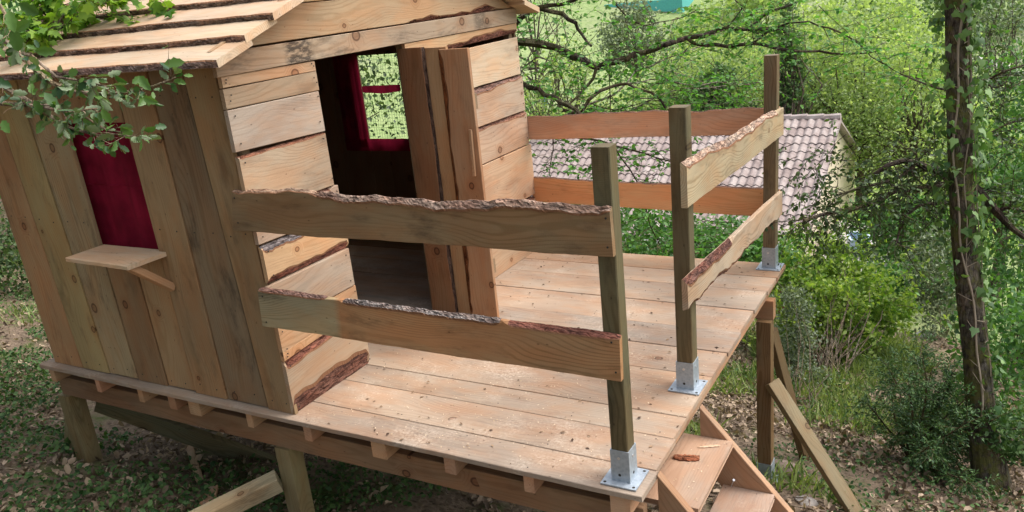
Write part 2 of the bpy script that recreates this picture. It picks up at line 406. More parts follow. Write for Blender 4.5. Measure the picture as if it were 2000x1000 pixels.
# wood colours (linear base colours)
W_DECK = (.355, .283, .222); W_FRONT = (.395, .308, .216); W_PALE = (.405, .335, .262); W_PINK = (.37, .272, .203)
W_ORANGE = (.50, .27, .12); W_SIDE = (.36, .25, .145); W_SIDEG = (.33, .27, .15); W_SIDED = (.25, .185, .115); W_RAIL = (.34, .25, .15)
W_INSHADE = (.15, .10, .06); W_TREAT = (.20, .165, .085); W_ROOF = (.54, .425, .30); W_JOIST = (.45, .28, .16)  # back and far wall planks: indoor shade put into the wood colour

# ------------------------------------------------------------------ ground
def hump(x, y):
    return (.06 * np.sin(x * 1.7 + y * .9) + .05 * np.sin(x * .8 - y * 2.1 + 1) + .03 * np.sin(x * 3.9 + 2) * np.sin(y * 3.3) + .018 * np.sin(x * 7.3 + y * 5.1))
def gz(x, y):
    x = np.asarray(x, float); y = np.asarray(y, float)
    yk = np.array([-60, -12, .12, 9, 12, 14.6, 24, 34, 48, 80, 130, 220, 420])
    zk = np.array([9, 2.4, -.72, -3.05, -4.5, -6.3, -6.9, -9.5, -10.5, -7.5, 6, 34, 60])
    b = np.interp(y, yk, zk)
    xt = -.035 * np.clip(x + 4, -14, 8) + np.where(x < -14, (-14 - x) * .16, 0)
    near = np.exp(-((x + 2) ** 2 + (y - 1) ** 2) / 900)
    return b + xt + hump(x, y) * (.35 + .65 * np.clip((y - 3) / 4, 0, 1)) * near
def axis(segs):
    out = []
    for a, b, s in segs: out += list(np.arange(a, b, s))
    return np.array(out + [segs[-1][1]])
def ground_mat():
    k = NT('forest_floor'); P = k.n('NewGeometry').outputs['Position']
    s = k.n('SeparateXYZ'); k.l(P, s.inputs[0])
    a = k.noise(P, 3, 6, .7); b = k.noise(P, 24, 4, .7); c = k.noise(P, 1.1, 4, .6)
    vo = k.n('TexVoronoi'); k.l(P, vo.inputs['Vector']); vo.inputs['Scale'].default_value = 22
    soil = k.mix(k.ss(b, .35, .7), (.07, .05, .035, 1), (.22, .165, .115, 1))
    soil = k.mix(k.ss(vo.outputs['Distance'], .2, .5, 0, .6), soil, (.20, .15, .11, 1))
    green = k.mix(k.noise(P, 40, 3), (.025, .05, .012, 1), (.09, .13, .03, 1))
    cl_ = k.n('VectorMath', operation='DISTANCE'); k.l(P, cl_.inputs[0]); cl_.inputs[1].default_value = (.5, 7.4, -2.7)
    soil = k.mix(k.ss(k.math('ADD', cl_.outputs['Value'], k.math('MULTIPLY', a, 2.4)), 3.6, 1.6, 0, .8), soil, k.mix(b, (.22, .17, .10, 1), (.46, .38, .26, 1)))
    near = k.mix(k.ss(k.math('ADD', a, k.math('MULTIPLY', c, .5)), .72, .95), soil, green)
    mead = k.mix(k.noise(P, .35, 6, .7), (.16, .24, .075, 1), (.34, .40, .19, 1))
    mead = k.mix(k.ss(k.noise(P, .09, 4, .6), .45, .62, 0, .55), mead, (.30, .30, .20, 1))
    mead = k.mix(k.ss(k.noise(P, 1.6, 5, .75), .48, .62, 0, .7), mead, k.mix(1.0, mead, (.5, .62, .5, 1), 'MULTIPLY'))
    k.base(k.mix(k.ss(k.math('ADD', s.outputs[1], k.math('MULTIPLY', a, 4)), 11, 24), near, mead), .95, .1)
    k.bump(k.math('ADD', b, k.math('MULTIPLY', vo.outputs['Distance'], .5)), .7, .03)
    return k.m
xs = axis([(-300, -60, 20), (-60, -16, 2), (-16, -9, .5), (-9, 5, .16), (5, 14, .6), (14, 60, 3), (60, 300, 24)])
ys = axis([(-60, -12, 4), (-12, -3, .5), (-3, 10, .16), (10, 30, .6), (30, 90, 3), (90, 420, 15)])
GX, GY = np.meshgrid(xs, ys); GZ = gz(GX, GY)
V = np.stack([GX, GY, GZ], -1).reshape(-1, 3); nx = len(xs)
ii, jj = np.meshgrid(np.arange(len(ys) - 1), np.arange(nx - 1), indexing='ij'); b0 = (ii * nx + jj).ravel()
F = np.stack([b0, b0 + 1, b0 + nx + 1, b0 + nx], -1)
g = place('ground', np_mesh('ground', V, F), None, None, [ground_mat()], smooth=True); tag(g, kind='structure')
def ground_at(u, v):
    r = ray(u, v); t = 1.0
    while t < 300:
        p = CAM_C + r * t
        if p[2] < gz(p[0], p[1]): break
        t += .03
    return Vector(p)

# ------------------------------------------------------------------ platform
plat = thing('platform', (-2, 1.4, -.7), 'raised timber deck platform on stilts carrying the cabin and its porch', 'platform')
seams = [0, .195, .455, .65, 1.075, 1.365, 1.635, 1.97, 2.285, 2.535, 2.80]
ends = [.0, -.01, -.022, -.024, -.026, -.02, -.03, -.024, -.018, -.012]
dcol = [(.97, .99, 1.0), (1.06, 1.03, .99), (.96, .96, .94), (1.04, 1.0, .94), (1.02, 1.0, .97), (.88, .93, .98), (1.07, 1.04, 1.0), (.95, .97, .97), (1.06, 1.06, 1.03), (1.0, .88, .74)]
for i in range(10):
    y0, y1 = seams[i] + .0015, seams[i + 1] - (.0045 if i in (1, 4, 6) else .0022); zt = [0, .001, -.001, .0005, 0, .002, -.001, .001, 0, .0015][i]
    c = tuple(a * b for a, b in zip(W_DECK, dcol[i])); xl = -3.965 + random.uniform(-.012, .012) if i else -3.985
    board('deck_board', plat, [(xl, y0, zt), (ends[i], y0, zt), (ends[i], y1, zt), (xl, y1, zt)], (0, 0, 1), .026, M_DECK, c,
          seg=24, wb=.004 if i == 0 else .0012, wt=.0012, seed=20 + i)
NAILD = MB()
jx = [(-3.90, .05), (-3.45, .04), (-3.06, .042), (-2.79, .06), (-2.60, .09), (-2.185, .042), (-1.78, .05), (-1.325, .085), (-.925, .06), (-.52, .05), (-.10, .085)]
for x, w_ in jx:
    beam('joist', plat, (x, .018 if w_ < .08 else .012, -.072), (x, 2.78, -.072), (1, 0, 0), .085, w_, M_FRESH, jit(W_JOIST, .12))
for (x, _w) in jx[6:]:
    for i in range(10):
        for yy in ((seams[i] + .03,) if (i * 7 + int(x * 10)) % 3 else (seams[i] + .035, seams[i + 1] - .03)): NAILD.disc((x + random.uniform(-.012, .012), yy, .0025), (0, 0, 1), .0027, .0012, 7)
tag(place('nail_heads', NAILD.mesh('nail_heads'), None, plat, [M_DARK]), kind='stuff')
beam('main_beam', plat, (-3.97, .105, -.182), (-.03, .105, -.182), (0, -1, 0), .13, .045, M_FRESH, (.24, .15, .085), seed=3)
beam('main_beam', plat, (-3.97, 2.45, -.182), (-.012, 2.45, -.182), (0, -1, 0), .13, .07, M_FRESH, (.36, .22, .12), seed=4)
def leg(x, y, wid, col, zt=-.245, foot=False, face=(0, -1, 0)):
    zb = float(gz(x, y)) - .08
    o = beam('leg', plat, (x, y, zb), (x, y, zt), face, wid, wid, M_TREAT, col)
    return o
leg(-3.94, .115, .11, W_TREAT); leg(-2.05, .115, .10, (.25, .21, .11)); leg(-.075, .115, .09, W_TREAT)
rl = leg(-.062, 2.405, .092, (.20, .14, .07)); leg(-2.05, 2.5, .10, W_TREAT); leg(-3.9, 2.5, .10, W_TREAT)
b = MB(); zf = float(gz(-.06, 2.4)); b.box((-.112, 2.355, zf - .05), (-.012, 2.457, zf + .13)); b.box((-.15, 2.31, zf - .02), (.03, 2.5, zf + .006))
place('leg_base', b.mesh('leg_base'), None, plat, [M_ZINC])
gp = lambda x, y, d=-.06: Vector((x, y, float(gz(x, y)) + d))
beam('brace', plat, (-2.10, .05, -.44), gp(-2.62, -.52), (-.3, -.6, 1), .095, .09, M_TREAT, (.42, .37, .24))
beam('brace', plat, (-3.99, .14, -.35), gp(-4.22, .16), (0, -1, 0), .10, .06, M_TREAT, (.24, .22, .12))
beam('brace', plat, (-3.86, .22, -.36), gp(-2.9, .75), (0, -1, .1), .13, .045, M_TREAT, (.13, .125, .07))
beam('brace', plat, (-.01, 2.36, -.66), gp(.60, 2.16), (.35, -.4, 1), .095, .05, M_TREAT, (.25, .21, .12))
beam('brace', plat, (-.04, 2.49, -.36), gp(.10, 3.05), (1, -.3, .2), .085, .05, M_TREAT, (.17, .12, .06))

# ------------------------------------------------------------------ cabin
cab = thing('wooden_cabin', (-2.9, 1.4, 0), 'wooden playhouse cabin of rough planks with lapped board roof and red curtain window', 'playhouse')
XF = -1.87; YS = .055
def fq(pts, x=XF): return [at(u, v, x=x) for u, v in pts]
def fr(y0, y1, z0, z1, dz0=0.0, dz1=0.0): return [Vector((XF, y0, z0)), Vector((XF, y1, z0 + dz0)), Vector((XF, y1, z1 + dz1)), Vector((XF, y0, z1))]
NX = (1, 0, 0); NYm = (0, -1, 0)
FT = .024
front = [
 # y0, y1, z0, z1, dz0, dz1, color, out, bark
 (.012, .62, 1.650, 1.702, -.005, -.006, W_ORANGE if 0 else (.46, .31, .19), .002, ()),
 (.010, .622, 1.556, 1.646, -.008, 0, (.38, .285, .19), .000, ()),
 (.008, .612, 1.362, 1.553, -.02, -.006, (.40, .335, .275), .003, ()),
 (.02, .612, 1.062, 1.338, -.005, .0, W_FRONT, .001, (dict(side='top', t0=0, t1=1, w=.012, crust=.003, color=(.24, .12, .08)),)),
 (.035, .64, .912, 1.052, -.015, 0, W_PINK, .0, (dict(side='top', t0=.3, t1=.9, w=.02, crust=.004, color=(.22, .12, .09)),)),
 (.045, .645, .712, .900, -.01, -.008, (.49, .325, .18), .004, (dict(side='top', t0=0, t1=.55, w=.045, crust=.009, color=(.17, .155, .16), taper=.9), dict(side='bot', t0=0, t1=1, w=.040, crust=.005, color=(.22, .10, .075), var=.3, fx=.4))),
 (.03, .635, .49, .703, .0, .0, W_PALE, .006, ()),
 (.045, .645, .325, .486, .03, .0, (.44, .30, .18), .001, ()),
 (.045, .66, .30, .35, .04, .03, (.46, .30, .17), .002, ()),
 (.045, .665, .0, .296, .0, .035, W_FRONT, .0, (dict(side='top', t0=0, t1=.75, w=.05, crust=.004, color=(.20, .09, .065), taper=.8, fx=.3), dict(side='bot', t0=0, t1=1, w=.105, crust=.006, color=(.16, .085, .065), var=.22, fx=.3, slant=.8))),
]
for i, (y0, y1, z0, z1, a, c_, col, out, bk) in enumerate(front):
    board('wall_plank', cab, fr(y0, y1, z0 + .001, z1 - .001, a, c_), NX, FT, M_FRESH, col, seed=40 + i, bark=bk, out=out, seg=6)
right = [
 (1.392, 2.752, 1.603, 1.698, .03, .0, (.46, .315, .18), .003, (dict(side='bot', t0=.3, t1=1, w=.03, crust=.006, color=(.20, .10, .08), var=.7, fx=.5),)),
 (1.392, 2.748, 1.338, 1.590, .0, .012, (.50, .40, .29), .001, (dict(side='bot', t0=.55, t1=1, w=.004, crust=.003, color=(.2, .11, .09)),)),
 (1.392, 2.765, 1.080, 1.333, -.005, -.004, (.44, .34, .255), .004, (dict(side='top', t0=.45, t1=1, w=.030, crust=.006, color=(.20, .13, .11), var=.7, fx=.5),)),
 (1.392, 2.785, .822, 1.072, .0, -.004, (.46, .33, .235), .000, (dict(side='top', t0=.4, t1=1, w=.028, crust=.006, color=(.21, .12, .09), var=.4, fx=.5),)),
 (1.392, 2.802, .432, .816, .0, .0, (.45, .305, .20), .003, ()),
 (1.392, 2.812, .22, .424, .0, -.01, (.46, .32, .21), .001, (dict(side='top', t0=.35, t1=1, w=.02, crust=.005, color=(.21, .12, .09), var=.6, fx=.5),)),
 (1.392, 2.818, .0, .217, .0, .0, (.47, .335, .22), .004, ()),
]
for i, (y0, y1, z0, z1, a, c_, col, out, bk) in enumerate(right):
    board('wall_plank', cab, fr(y0, y1, z0 + .001, z1 - .001, a, c_), NX, FT, M_FRESH, col, seed=60 + i, bark=bk, out=out, seg=6)
board('lintel', cab, fr(-.012, 2.752, 1.700, 1.802), NX, FT, M_GREY, (.36, .28, .20), seed=77, out=.009, seg=60, smudge=lambda t: 1.0 if .155 < t < .225 else (.6 if .79 < t < .84 else 0.0))
board('gable_board', cab, [Vector((XF, -.02, 1.812)), Vector((XF, 2.70, 1.806)), Vector((XF, 2.36, 1.965)), Vector((XF, .42, 1.975))], NX, FT, M_FRESH, (.42, .30, .18), seed=78, out=.004,
      bark=(dict(side='bot', t0=.55, t1=.93, w=.028, crust=.006, color=(.17, .08, .06), var=.9),))
board('gable_board', cab, [Vector((XF, .40, 1.98)), Vector((XF, 2.38, 1.97)), Vector((XF, 1.98, 2.15)), Vector((XF, .80, 2.155))], NX, FT, M_FRESH, (.55, .40, .23), seed=79)
board('gable_board', cab, [Vector((XF, .80, 2.16)), Vector((XF, 1.98, 2.155)), Vector((XF, 1.5, 2.38)), Vector((XF, 1.34, 2.38))], NX, FT, M_FRESH, (.55, .40, .23), seed=80)

# near side wall: upright planks
bot = [-3.905, -3.613, -3.355, -3.100, -2.845, -2.614, -2.363, -2.064, -1.866]
top = [-4.00, -3.735, -3.475, -3.155, -2.90, -2.662, -2.405, -2.160, -1.942]
scol = [(.37, .225, .11), (.36, .275, .125), (.36, .28, .16), (.30, .195, .10), (.34, .225, .115), (.31, .21, .11), (.21, .155, .095), (.29, .20, .105)]
def sx(i, z): return bot[i] + (top[i] - bot[i]) * z / 1.75
def sq(i, z0, z1, g=.0055): return [Vector((sx(i, z0) + g, YS, z0)), Vector((sx(i + 1, z0) - g, YS, z0)), Vector((sx(i + 1, z1) - g, YS, z1)), Vector((sx(i, z1) + g, YS, z1))]
def vboard(i, z0, z1, col, seed, out=0.0, mat=M_FRESH):
    a, b_, c_, d = sq(i, z0, z1)
    return board('wall_plank', cab, [b_, c_, d, a], NYm, .024, mat, col, seed=seed, out=out, seg=10, wt=.0015, wb=.0015)
Z0 = .004
for i in range(8):
    z0 = Z0 + [.0, .004, .008, .0, .006, .0, .003, -.002][i]
    o_ = [.0, .004, .001, .006, .002, .005, .001, .007][i]
    mt = M_GREY if i in (2, 6) else M_SIDE
    if i in (3, 4):
        vboard(i, z0, .822, scol[i], 100 + i, o_ - .006, mt); vboard(i, 1.50, 1.80, scol[i], 110 + i, o_, mt)
    else: vboard(i, z0, 1.80, scol[i], 100 + i, o_, mt)
# inside: studs and the other two walls
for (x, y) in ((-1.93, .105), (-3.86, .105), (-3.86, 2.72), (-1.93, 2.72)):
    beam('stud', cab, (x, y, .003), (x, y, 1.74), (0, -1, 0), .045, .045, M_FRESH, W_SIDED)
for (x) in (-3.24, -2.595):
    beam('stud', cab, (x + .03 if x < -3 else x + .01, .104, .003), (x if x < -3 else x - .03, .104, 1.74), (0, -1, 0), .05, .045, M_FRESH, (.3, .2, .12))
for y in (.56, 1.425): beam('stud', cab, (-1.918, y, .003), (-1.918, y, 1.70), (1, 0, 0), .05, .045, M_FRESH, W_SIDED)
xe = np.linspace(-3.93, -1.90, 9)
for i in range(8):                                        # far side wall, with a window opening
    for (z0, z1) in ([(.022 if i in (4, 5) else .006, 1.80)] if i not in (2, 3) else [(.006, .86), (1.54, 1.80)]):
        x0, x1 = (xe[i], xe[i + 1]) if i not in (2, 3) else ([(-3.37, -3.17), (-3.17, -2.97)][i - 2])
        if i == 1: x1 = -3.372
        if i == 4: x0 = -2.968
        board('wall_plank', cab, [(x0 + .001, 2.79, z0), (x0 + .001, 2.79, z1), (x1 - .001, 2.79, z1), (x1 - .001, 2.79, z0)], (0, 1, 0), .024, M_FRESH, jit(W_INSHADE), seed=130 + i)
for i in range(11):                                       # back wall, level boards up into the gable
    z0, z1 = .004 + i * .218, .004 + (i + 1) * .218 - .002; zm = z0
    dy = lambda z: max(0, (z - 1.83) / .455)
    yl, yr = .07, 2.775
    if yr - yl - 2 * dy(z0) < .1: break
    board('wall_plank', cab, [(-3.925, yr - dy(z0), z0), (-3.925, yl + dy(z0), z0), (-3.925, min(1.42, yl + dy(z1)), z1), (-3.925, max(1.43, yr - dy(z1)), z1)], (-1, 0, 0), .024, M_FRESH, jit(W_INSHADE), seed=150 + i)
# inside face of the gable is closed by the boards themselves; roof
RT = .034
def roof_side(near):
    for i in range(9):
        y0 = -.105 + .178 * i; z0 = 1.782 + .081 * i; y1 = y0 + .222; z1 = z0 + .071
        x1 = [-1.745, -1.752, -1.735, -1.765, -1.74, -1.75, -1.76, -1.75, -1.75][i] if near else -1.76 + random.uniform(-.02, .02); x0 = -4.16 + random.uniform(-.03, .03)
        if i == 0: x1 = -1.745
        c = jit(W_ROOF, .05)
        bk = dict(side='bot', t0=.0, t1=1, w=.012, crust=.015, color=[(.22, .17, .155), (.17, .12, .095), (.15, .115, .09), (.18, .14, .11), (.19, .14, .11)][i % 5], var=.6, slant=1)
        if near:
            cs = [Vector((x0, y0, z0)), Vector((x1, y0, z0)), Vector((x1 - .01, y1, z1)), Vector((x0, y1, z1))]; n = (0, -.30, .95)
            board('roof_board', cab, cs, n, RT, M_FRESH, c, seed=200 + i, bark=(bk,), wb=.007)
        else:
            Y = lambda y: 2.80 - y
            cs = [Vector((x1, Y(y0), z0)), Vector((x0, Y(y0), z0)), Vector((x0, Y(y1), z1)), Vector((x1, Y(y1), z1))]; n = (0, .30, .95)
            board('roof_board', cab, cs, n, RT, M_FRESH, c, seed=220 + i, bark=(bk,), wb=.007)
roof_side(True); roof_side(False)
board('ridge_board', cab, [(-4.15, 1.30, 2.52), (-1.76, 1.30, 2.52), (-1.76, 1.50, 2.52), (-4.15, 1.50, 2.52)], (0, 0, 1), .026, M_FRESH, W_ROOF, seed=240)
for yy in (.10, 2.70): beam('wall_plate', cab, (-3.92, yy, 1.748), (-1.90, yy, 1.748), (0, -1, 0), .04, .05, M_FRESH, W_SIDED)

# serving shelf under the side window
sh = board('window_shelf', cab, [at(128, 507, z=.815), at(249, 524, z=.815), Vector((-2.575, .075, .835)), Vector((-3.115, .075, .835))], (0, 0, 1), .022, M_FRESH, (.62, .48, .33), seed=250, wb=.002)
A = at(252, 521, y=-.15); B = at(338, 562, y=.045)
beam('shelf_bracket', cab, A, B, (.6, -.4, .7), .042, .03, M_FRESH, (.38, .24, .13))
# curtains
def curtain(name, x0, x1, y, z0, z1, amp, nf, n=60, m=8, axis_='x', seed=0, sag=0.0):
    r = random.Random(seed); ph = [r.uniform(0, 6) for _ in range(4)]; V, F = [], []
    for j in range(m + 1):
        for i in range(n + 1):
            t = i / n; s = j / m
            o_ = amp * (math.sin(t * nf * 2 * PI + ph[0] + s * .6) + .5 * math.sin(t * nf * 4.7 + ph[1]) + .3 * math.sin(t * 40 + ph[2] + s))
            V.append((x0 + (x1 - x0) * t, y + o_, z0 + (z1 - z0) * s - sag * math.sin(t * PI) * (1 - s)))
    for j in range(m):
        for i in range(n): a = j * (n + 1) + i; F.append((a, a + 1, a + n + 2, a + n + 1))
    return place(name, mesh(name, V, F), None, cab, [M_RED], smooth=True)
curtain('curtain', -3.40, -2.615, .118, .80, 1.55, .010, 3.5, seed=2)
curtain('curtain_seam', -3.40, -2.615, .106, 1.155, 1.161, .010, 3.5, m=1, seed=2)
curtain('curtain', -3.60, -3.345, 2.735, .80, 1.56, .007, 2.0, seed=3)
curtain('curtain', -3.60, -2.80, 2.728, .77, .872, .006, 4.0, seed=4)
curtain('curtain', -3.34, -2.96, 2.75, 1.25, 1.30, .006, 2.0, seed=5, sag=.015)
b = MB()
for i in range(16): x = -3.36 + i * .025; b.tube([(x, 2.782, .87), (x + .004 * (i % 3), 2.782, 1.535)], .0012, 3)
for i in range(26): z = .875 + i * .026; b.tube([(-3.37, 2.784, z), (-2.97, 2.784, z)], .0009, 3)
tag(place('window_net', b.mesh('window_net'), None, cab, [M_DARK]), kind='stuff')
# door, standing open across the porch
YD = 1.38
dx = [(-1.918, -1.742, .000), (-1.790, -1.600, -.027), (-1.646, -1.438, .002)]
dcols = [(.24, .13, .065), (.40, .26, .14), (.40, .24, .135)]
door = thing('door', (-1.90, 1.40, .01), None, None); door.parent = cab; door.matrix_basis = WM[cab].inverted() @ WM[door]
for i, (x0, x1, o_) in enumerate(dx):
    zt = [1.672, 1.664, 1.652][i]
    bk = [(dict(side='bot', t0=0, t1=1, w=.014, crust=.006, color=(.07, .05, .04), var=.5),), (),
          (dict(side='top', t0=0, t1=1, w=.036, crust=.003, color=(.20, .085, .035), var=.4, slant=.9),)][i]
    board('door_board', door, [(x1, YD, .018), (x1, YD, zt), (x0, YD, zt), (x0, YD, .018)], NYm, .026, M_FRESH, dcols[i], seed=260 + i, out=o_, bark=bk)
for z in (.35, 1.35): beam('door_batten', door, (-1.90, YD + .067, z), (-1.46, YD + .067, z), (0, 1, 0), .09, .024, M_FRESH, W_SIDED)
beam('handle', door, (-1.480, YD - .012, .93), (-1.472, YD - .012, 1.20), (0, -1, 0), .02, .016, M_FRESH, (.40, .25, .145))
# dark crack strips between the lapped door boards are real gaps; nails
b = MB()
for (y0, y1, z0, z1, *_r) in front:
    for yy in (y0 + .025, y1 - .022):
        for zz in (z0 + .035, z1 - .03): b.disc((XF + .0075, yy + random.uniform(-.01, .01), zz), NX, .0038)
for (y0, y1, z0, z1, *_r) in right:
    for yy in (y1 - .03,):
        for zz in (z0 + .05, z1 - .05): b.disc((XF + .0055, yy + random.uniform(-.008, .008), zz), NX, .0038)
for i in range(8):
    for z in (.06, .95, 1.62):
        if i in (3, 4) and z == .95: continue
        for s in (.25, .75):
            b.disc((sx(i, z) * (1 - s) + sx(i + 1, z) * s, YS - .0075, z + random.uniform(-.012, .012)), NYm, .0036)
tag(place('nail_heads', b.mesh('nail_heads'), None, cab, [M_DARK]), kind='stuff')

# ------------------------------------------------------------------ railings
def post(parent, x, y, h, s, lean=(0, 0), col=W_TREAT):
    o = beam('post', parent, (x, y, .006), (x + lean[0], y + lean[1], h), NYm, s * 2, s * 2, M_TREAT, col, seg=4, ch=.004)
    b = MB(); q = s + .004
    b.box((x - .077, y - .077, .003), (x + .077, y + .077, .0085))
    for (lo, hi) in (((x - q, y - q, .0085), (x + q, y - q + .0035, .15)), ((x - q, y + q - .0035, .0085), (x + q, y + q, .15)),
                     ((x - q, y - q + .0035, .0085), (x - q + .0035, y + q - .0035, .15)), ((x + q - .0035, y - q + .0035, .0085), (x + q, y + q - .0035, .15))):
        b.box(lo, hi)
    for zz, mi in ((.115, 2), (.038, 1)):
        b.disc((x - .004, y - q, zz), NYm, .0062, .0015, 10, mi); b.disc((x + q, y, zz), NX, .0062, .0015, 10, mi)
    for sx_ in (-1, 1):
        for sy_ in (-1, 1): b.disc((x + sx_ * .062, y + sy_ * .062, .0085), (0, 0, 1), .0065, .0006, 10, 1)
    me = b.mesh('post_base')
    place('post_base', me, None, o, [M_ZINC, M_DARK, M_SCREW])
    return o
W_R1 = (.36, .265, .15)
nr = thing('railing', (-1.0, .06, 0), 'near side railing of two bark edged boards nailed to the corner post', 'railing', 'porch railings')
post(nr, -.110, .101, 1.383, .0365, (0, 0), (.115, .105, .058))
board('rail', nr, [(-1.985, .001, .989), (-.071, .036, .983), (-.074, .036, 1.164), (-1.940, .001, 1.188)], NYm, .028, M_GREY, (.25, .175, .095), seed=300, wt=.015, wb=.004, seg=48,
      bark=(dict(side='top', t0=0, t1=.27, w=.010, slant=1, crust=.004, color=(.30, .22, .16)), dict(side='top', t0=.27, t1=1, w=.030, slant=.75, crust=.013, color=(.29, .22, .18), var=.3)))
board('rail', nr, [(-1.922, .001, .505), (-.072, .036, .476), (-.067, .036, .664), (-1.905, .001, .697)], NYm, .027, M_TREAT, (.36, .32, .20), seed=301, wt=.006, wb=.003, seg=48,
      stain=lambda t: (0 if t < .265 else 1 - max(0, t - .3) * .35),
      bark=(dict(side='top', t0=0, t1=.225, w=.014, slant=.8, crust=.007, color=(.20, .13, .11)), dict(side='top', t0=.28, t1=.72, w=.020, slant=.8, crust=.017, color=(.26, .24, .23)), dict(side='top', t0=.74, t1=1, w=.020, slant=.9, crust=.006, color=(.19, .09, .07))))
frl = thing('railing', (-.09, 1.85, 0), 'front railing of two sloping bark edged boards between two posts above the drop', 'railing', 'porch railings')
post(frl, -.1055, .9375, 1.380, .0395, (.008, 0), (.14, .12, .066))
post(frl, -.0985, 2.724, 1.392, .040, (.012, 0), (.17, .135, .078))
board('rail', frl, [(-.030, .795, .955), (-.030, 2.80, .880), (-.030, 2.80, 1.058), (-.030, .800, 1.155)], NX, .030, M_TREAT, (.42, .35, .23), seed=302, wt=.008, wb=.003, seg=48,
      bark=(dict(side='top', t0=0, t1=.92, w=.034, slant=.8, crust=.007, color=(.36, .29, .235), var=.4),))
board('rail', frl, [(-.032, .762, .475), (-.032, 2.78, .365), (-.032, 2.78, .515), (-.032, .760, .632)], NX, .028, M_TREAT, (.43, .35, .26), seed=303, wt=.003, wb=.016, seg=48,
      bark=(dict(side='top', t0=0, t1=.38, w=.05, slant=.8, crust=.012, color=(.15, .08, .065), var=.3, taper=.8), dict(side='bot', t0=0, t1=.62, w=.022, slant=.9, crust=.008, color=(.17, .10, .085), var=.5)))
br = thing('railing', (-1.0, 2.78, 0), 'back railing of two orange boards between cabin corner and far post', 'railing', 'porch railings')
board('rail', br, [(-1.885, 2.793, .850), (-.055, 2.793, .885), (-.055, 2.793, 1.055), (-1.885, 2.793, 1.025)], NYm, .026, M_FRESH, (.60, .36, .235), seed=305, wt=.012, wb=.002, seg=40,
      bark=(dict(side='top', t0=0, t1=1, w=.004, slant=.9, crust=.004, color=(.13, .08, .06)),))
board('rail', br, [(-1.885, 2.793, .372), (-.055, 2.793, .325), (-.055, 2.793, .517), (-1.885, 2.793, .556)], NYm, .026, M_FRESH, (.68, .36, .165), seed=306, wt=.006, wb=.003, seg=40,
      bark=(dict(side='top', t0=0, t1=1, w=.004, slant=.9, crust=.004, color=(.13, .08, .06)),))
b = MB()
for (x, z) in ((-1.93, 1.15), (-1.94, 1.03), (-.09, 1.02), (-.09, 1.13)): b.disc((x, .001 + .0183 * (x + 1.94) - .0005, z), NYm, .0042)
for (x, z) in ((-1.88, .665), (-1.89, .53), (-.09, .515), (-.10, .64)): b.disc((x, .001 + .0189 * (x + 1.92) - .0005, z), NYm, .0042)
tag(place('nail_heads', b.mesh('nail_heads'), None, nr, [M_DARK]), kind='stuff')

# ------------------------------------------------------------------ stairs
st = thing('staircase', (.35, .5, -.9), 'open wooden steps leading down from the porch edge', 'stairs')
for y, x0 in ((.19, .004), (.785, .004)):
    s = -1.19; z0 = -.004 if y > .5 else -.004; x1 = .80
    # string: top edge falls steeply away from the deck, cut plumb where it meets it
    a0 = Vector((x0, y - .02, z0 - .30)); a1 = Vector((x1, y - .02, z0 + s * x1 - .28)); a2 = Vector((x1 + .02, y - .02, z0 + s * x1)); a3 = Vector((x0, y - .02, z0))
    board('stringer', st, [a0, a1, a2, a3], NYm, .04, M_FRESH, (.35, .225, .14) if y > .5 else (.33, .21, .125), seed=310 + int(y * 10), seg=6)
for i in range(4):
    z = -.155 - .243 * i; x1 = .158 + .188 * i
    board('tread', st, [(x1 - .235, .212, z), (x1 - .235, .763, z), (x1, .763, z), (x1, .212, z)], (0, 0, 1), .026, M_DECK, jit((.37, .275, .21), .05), seed=320 + i, seg=4)

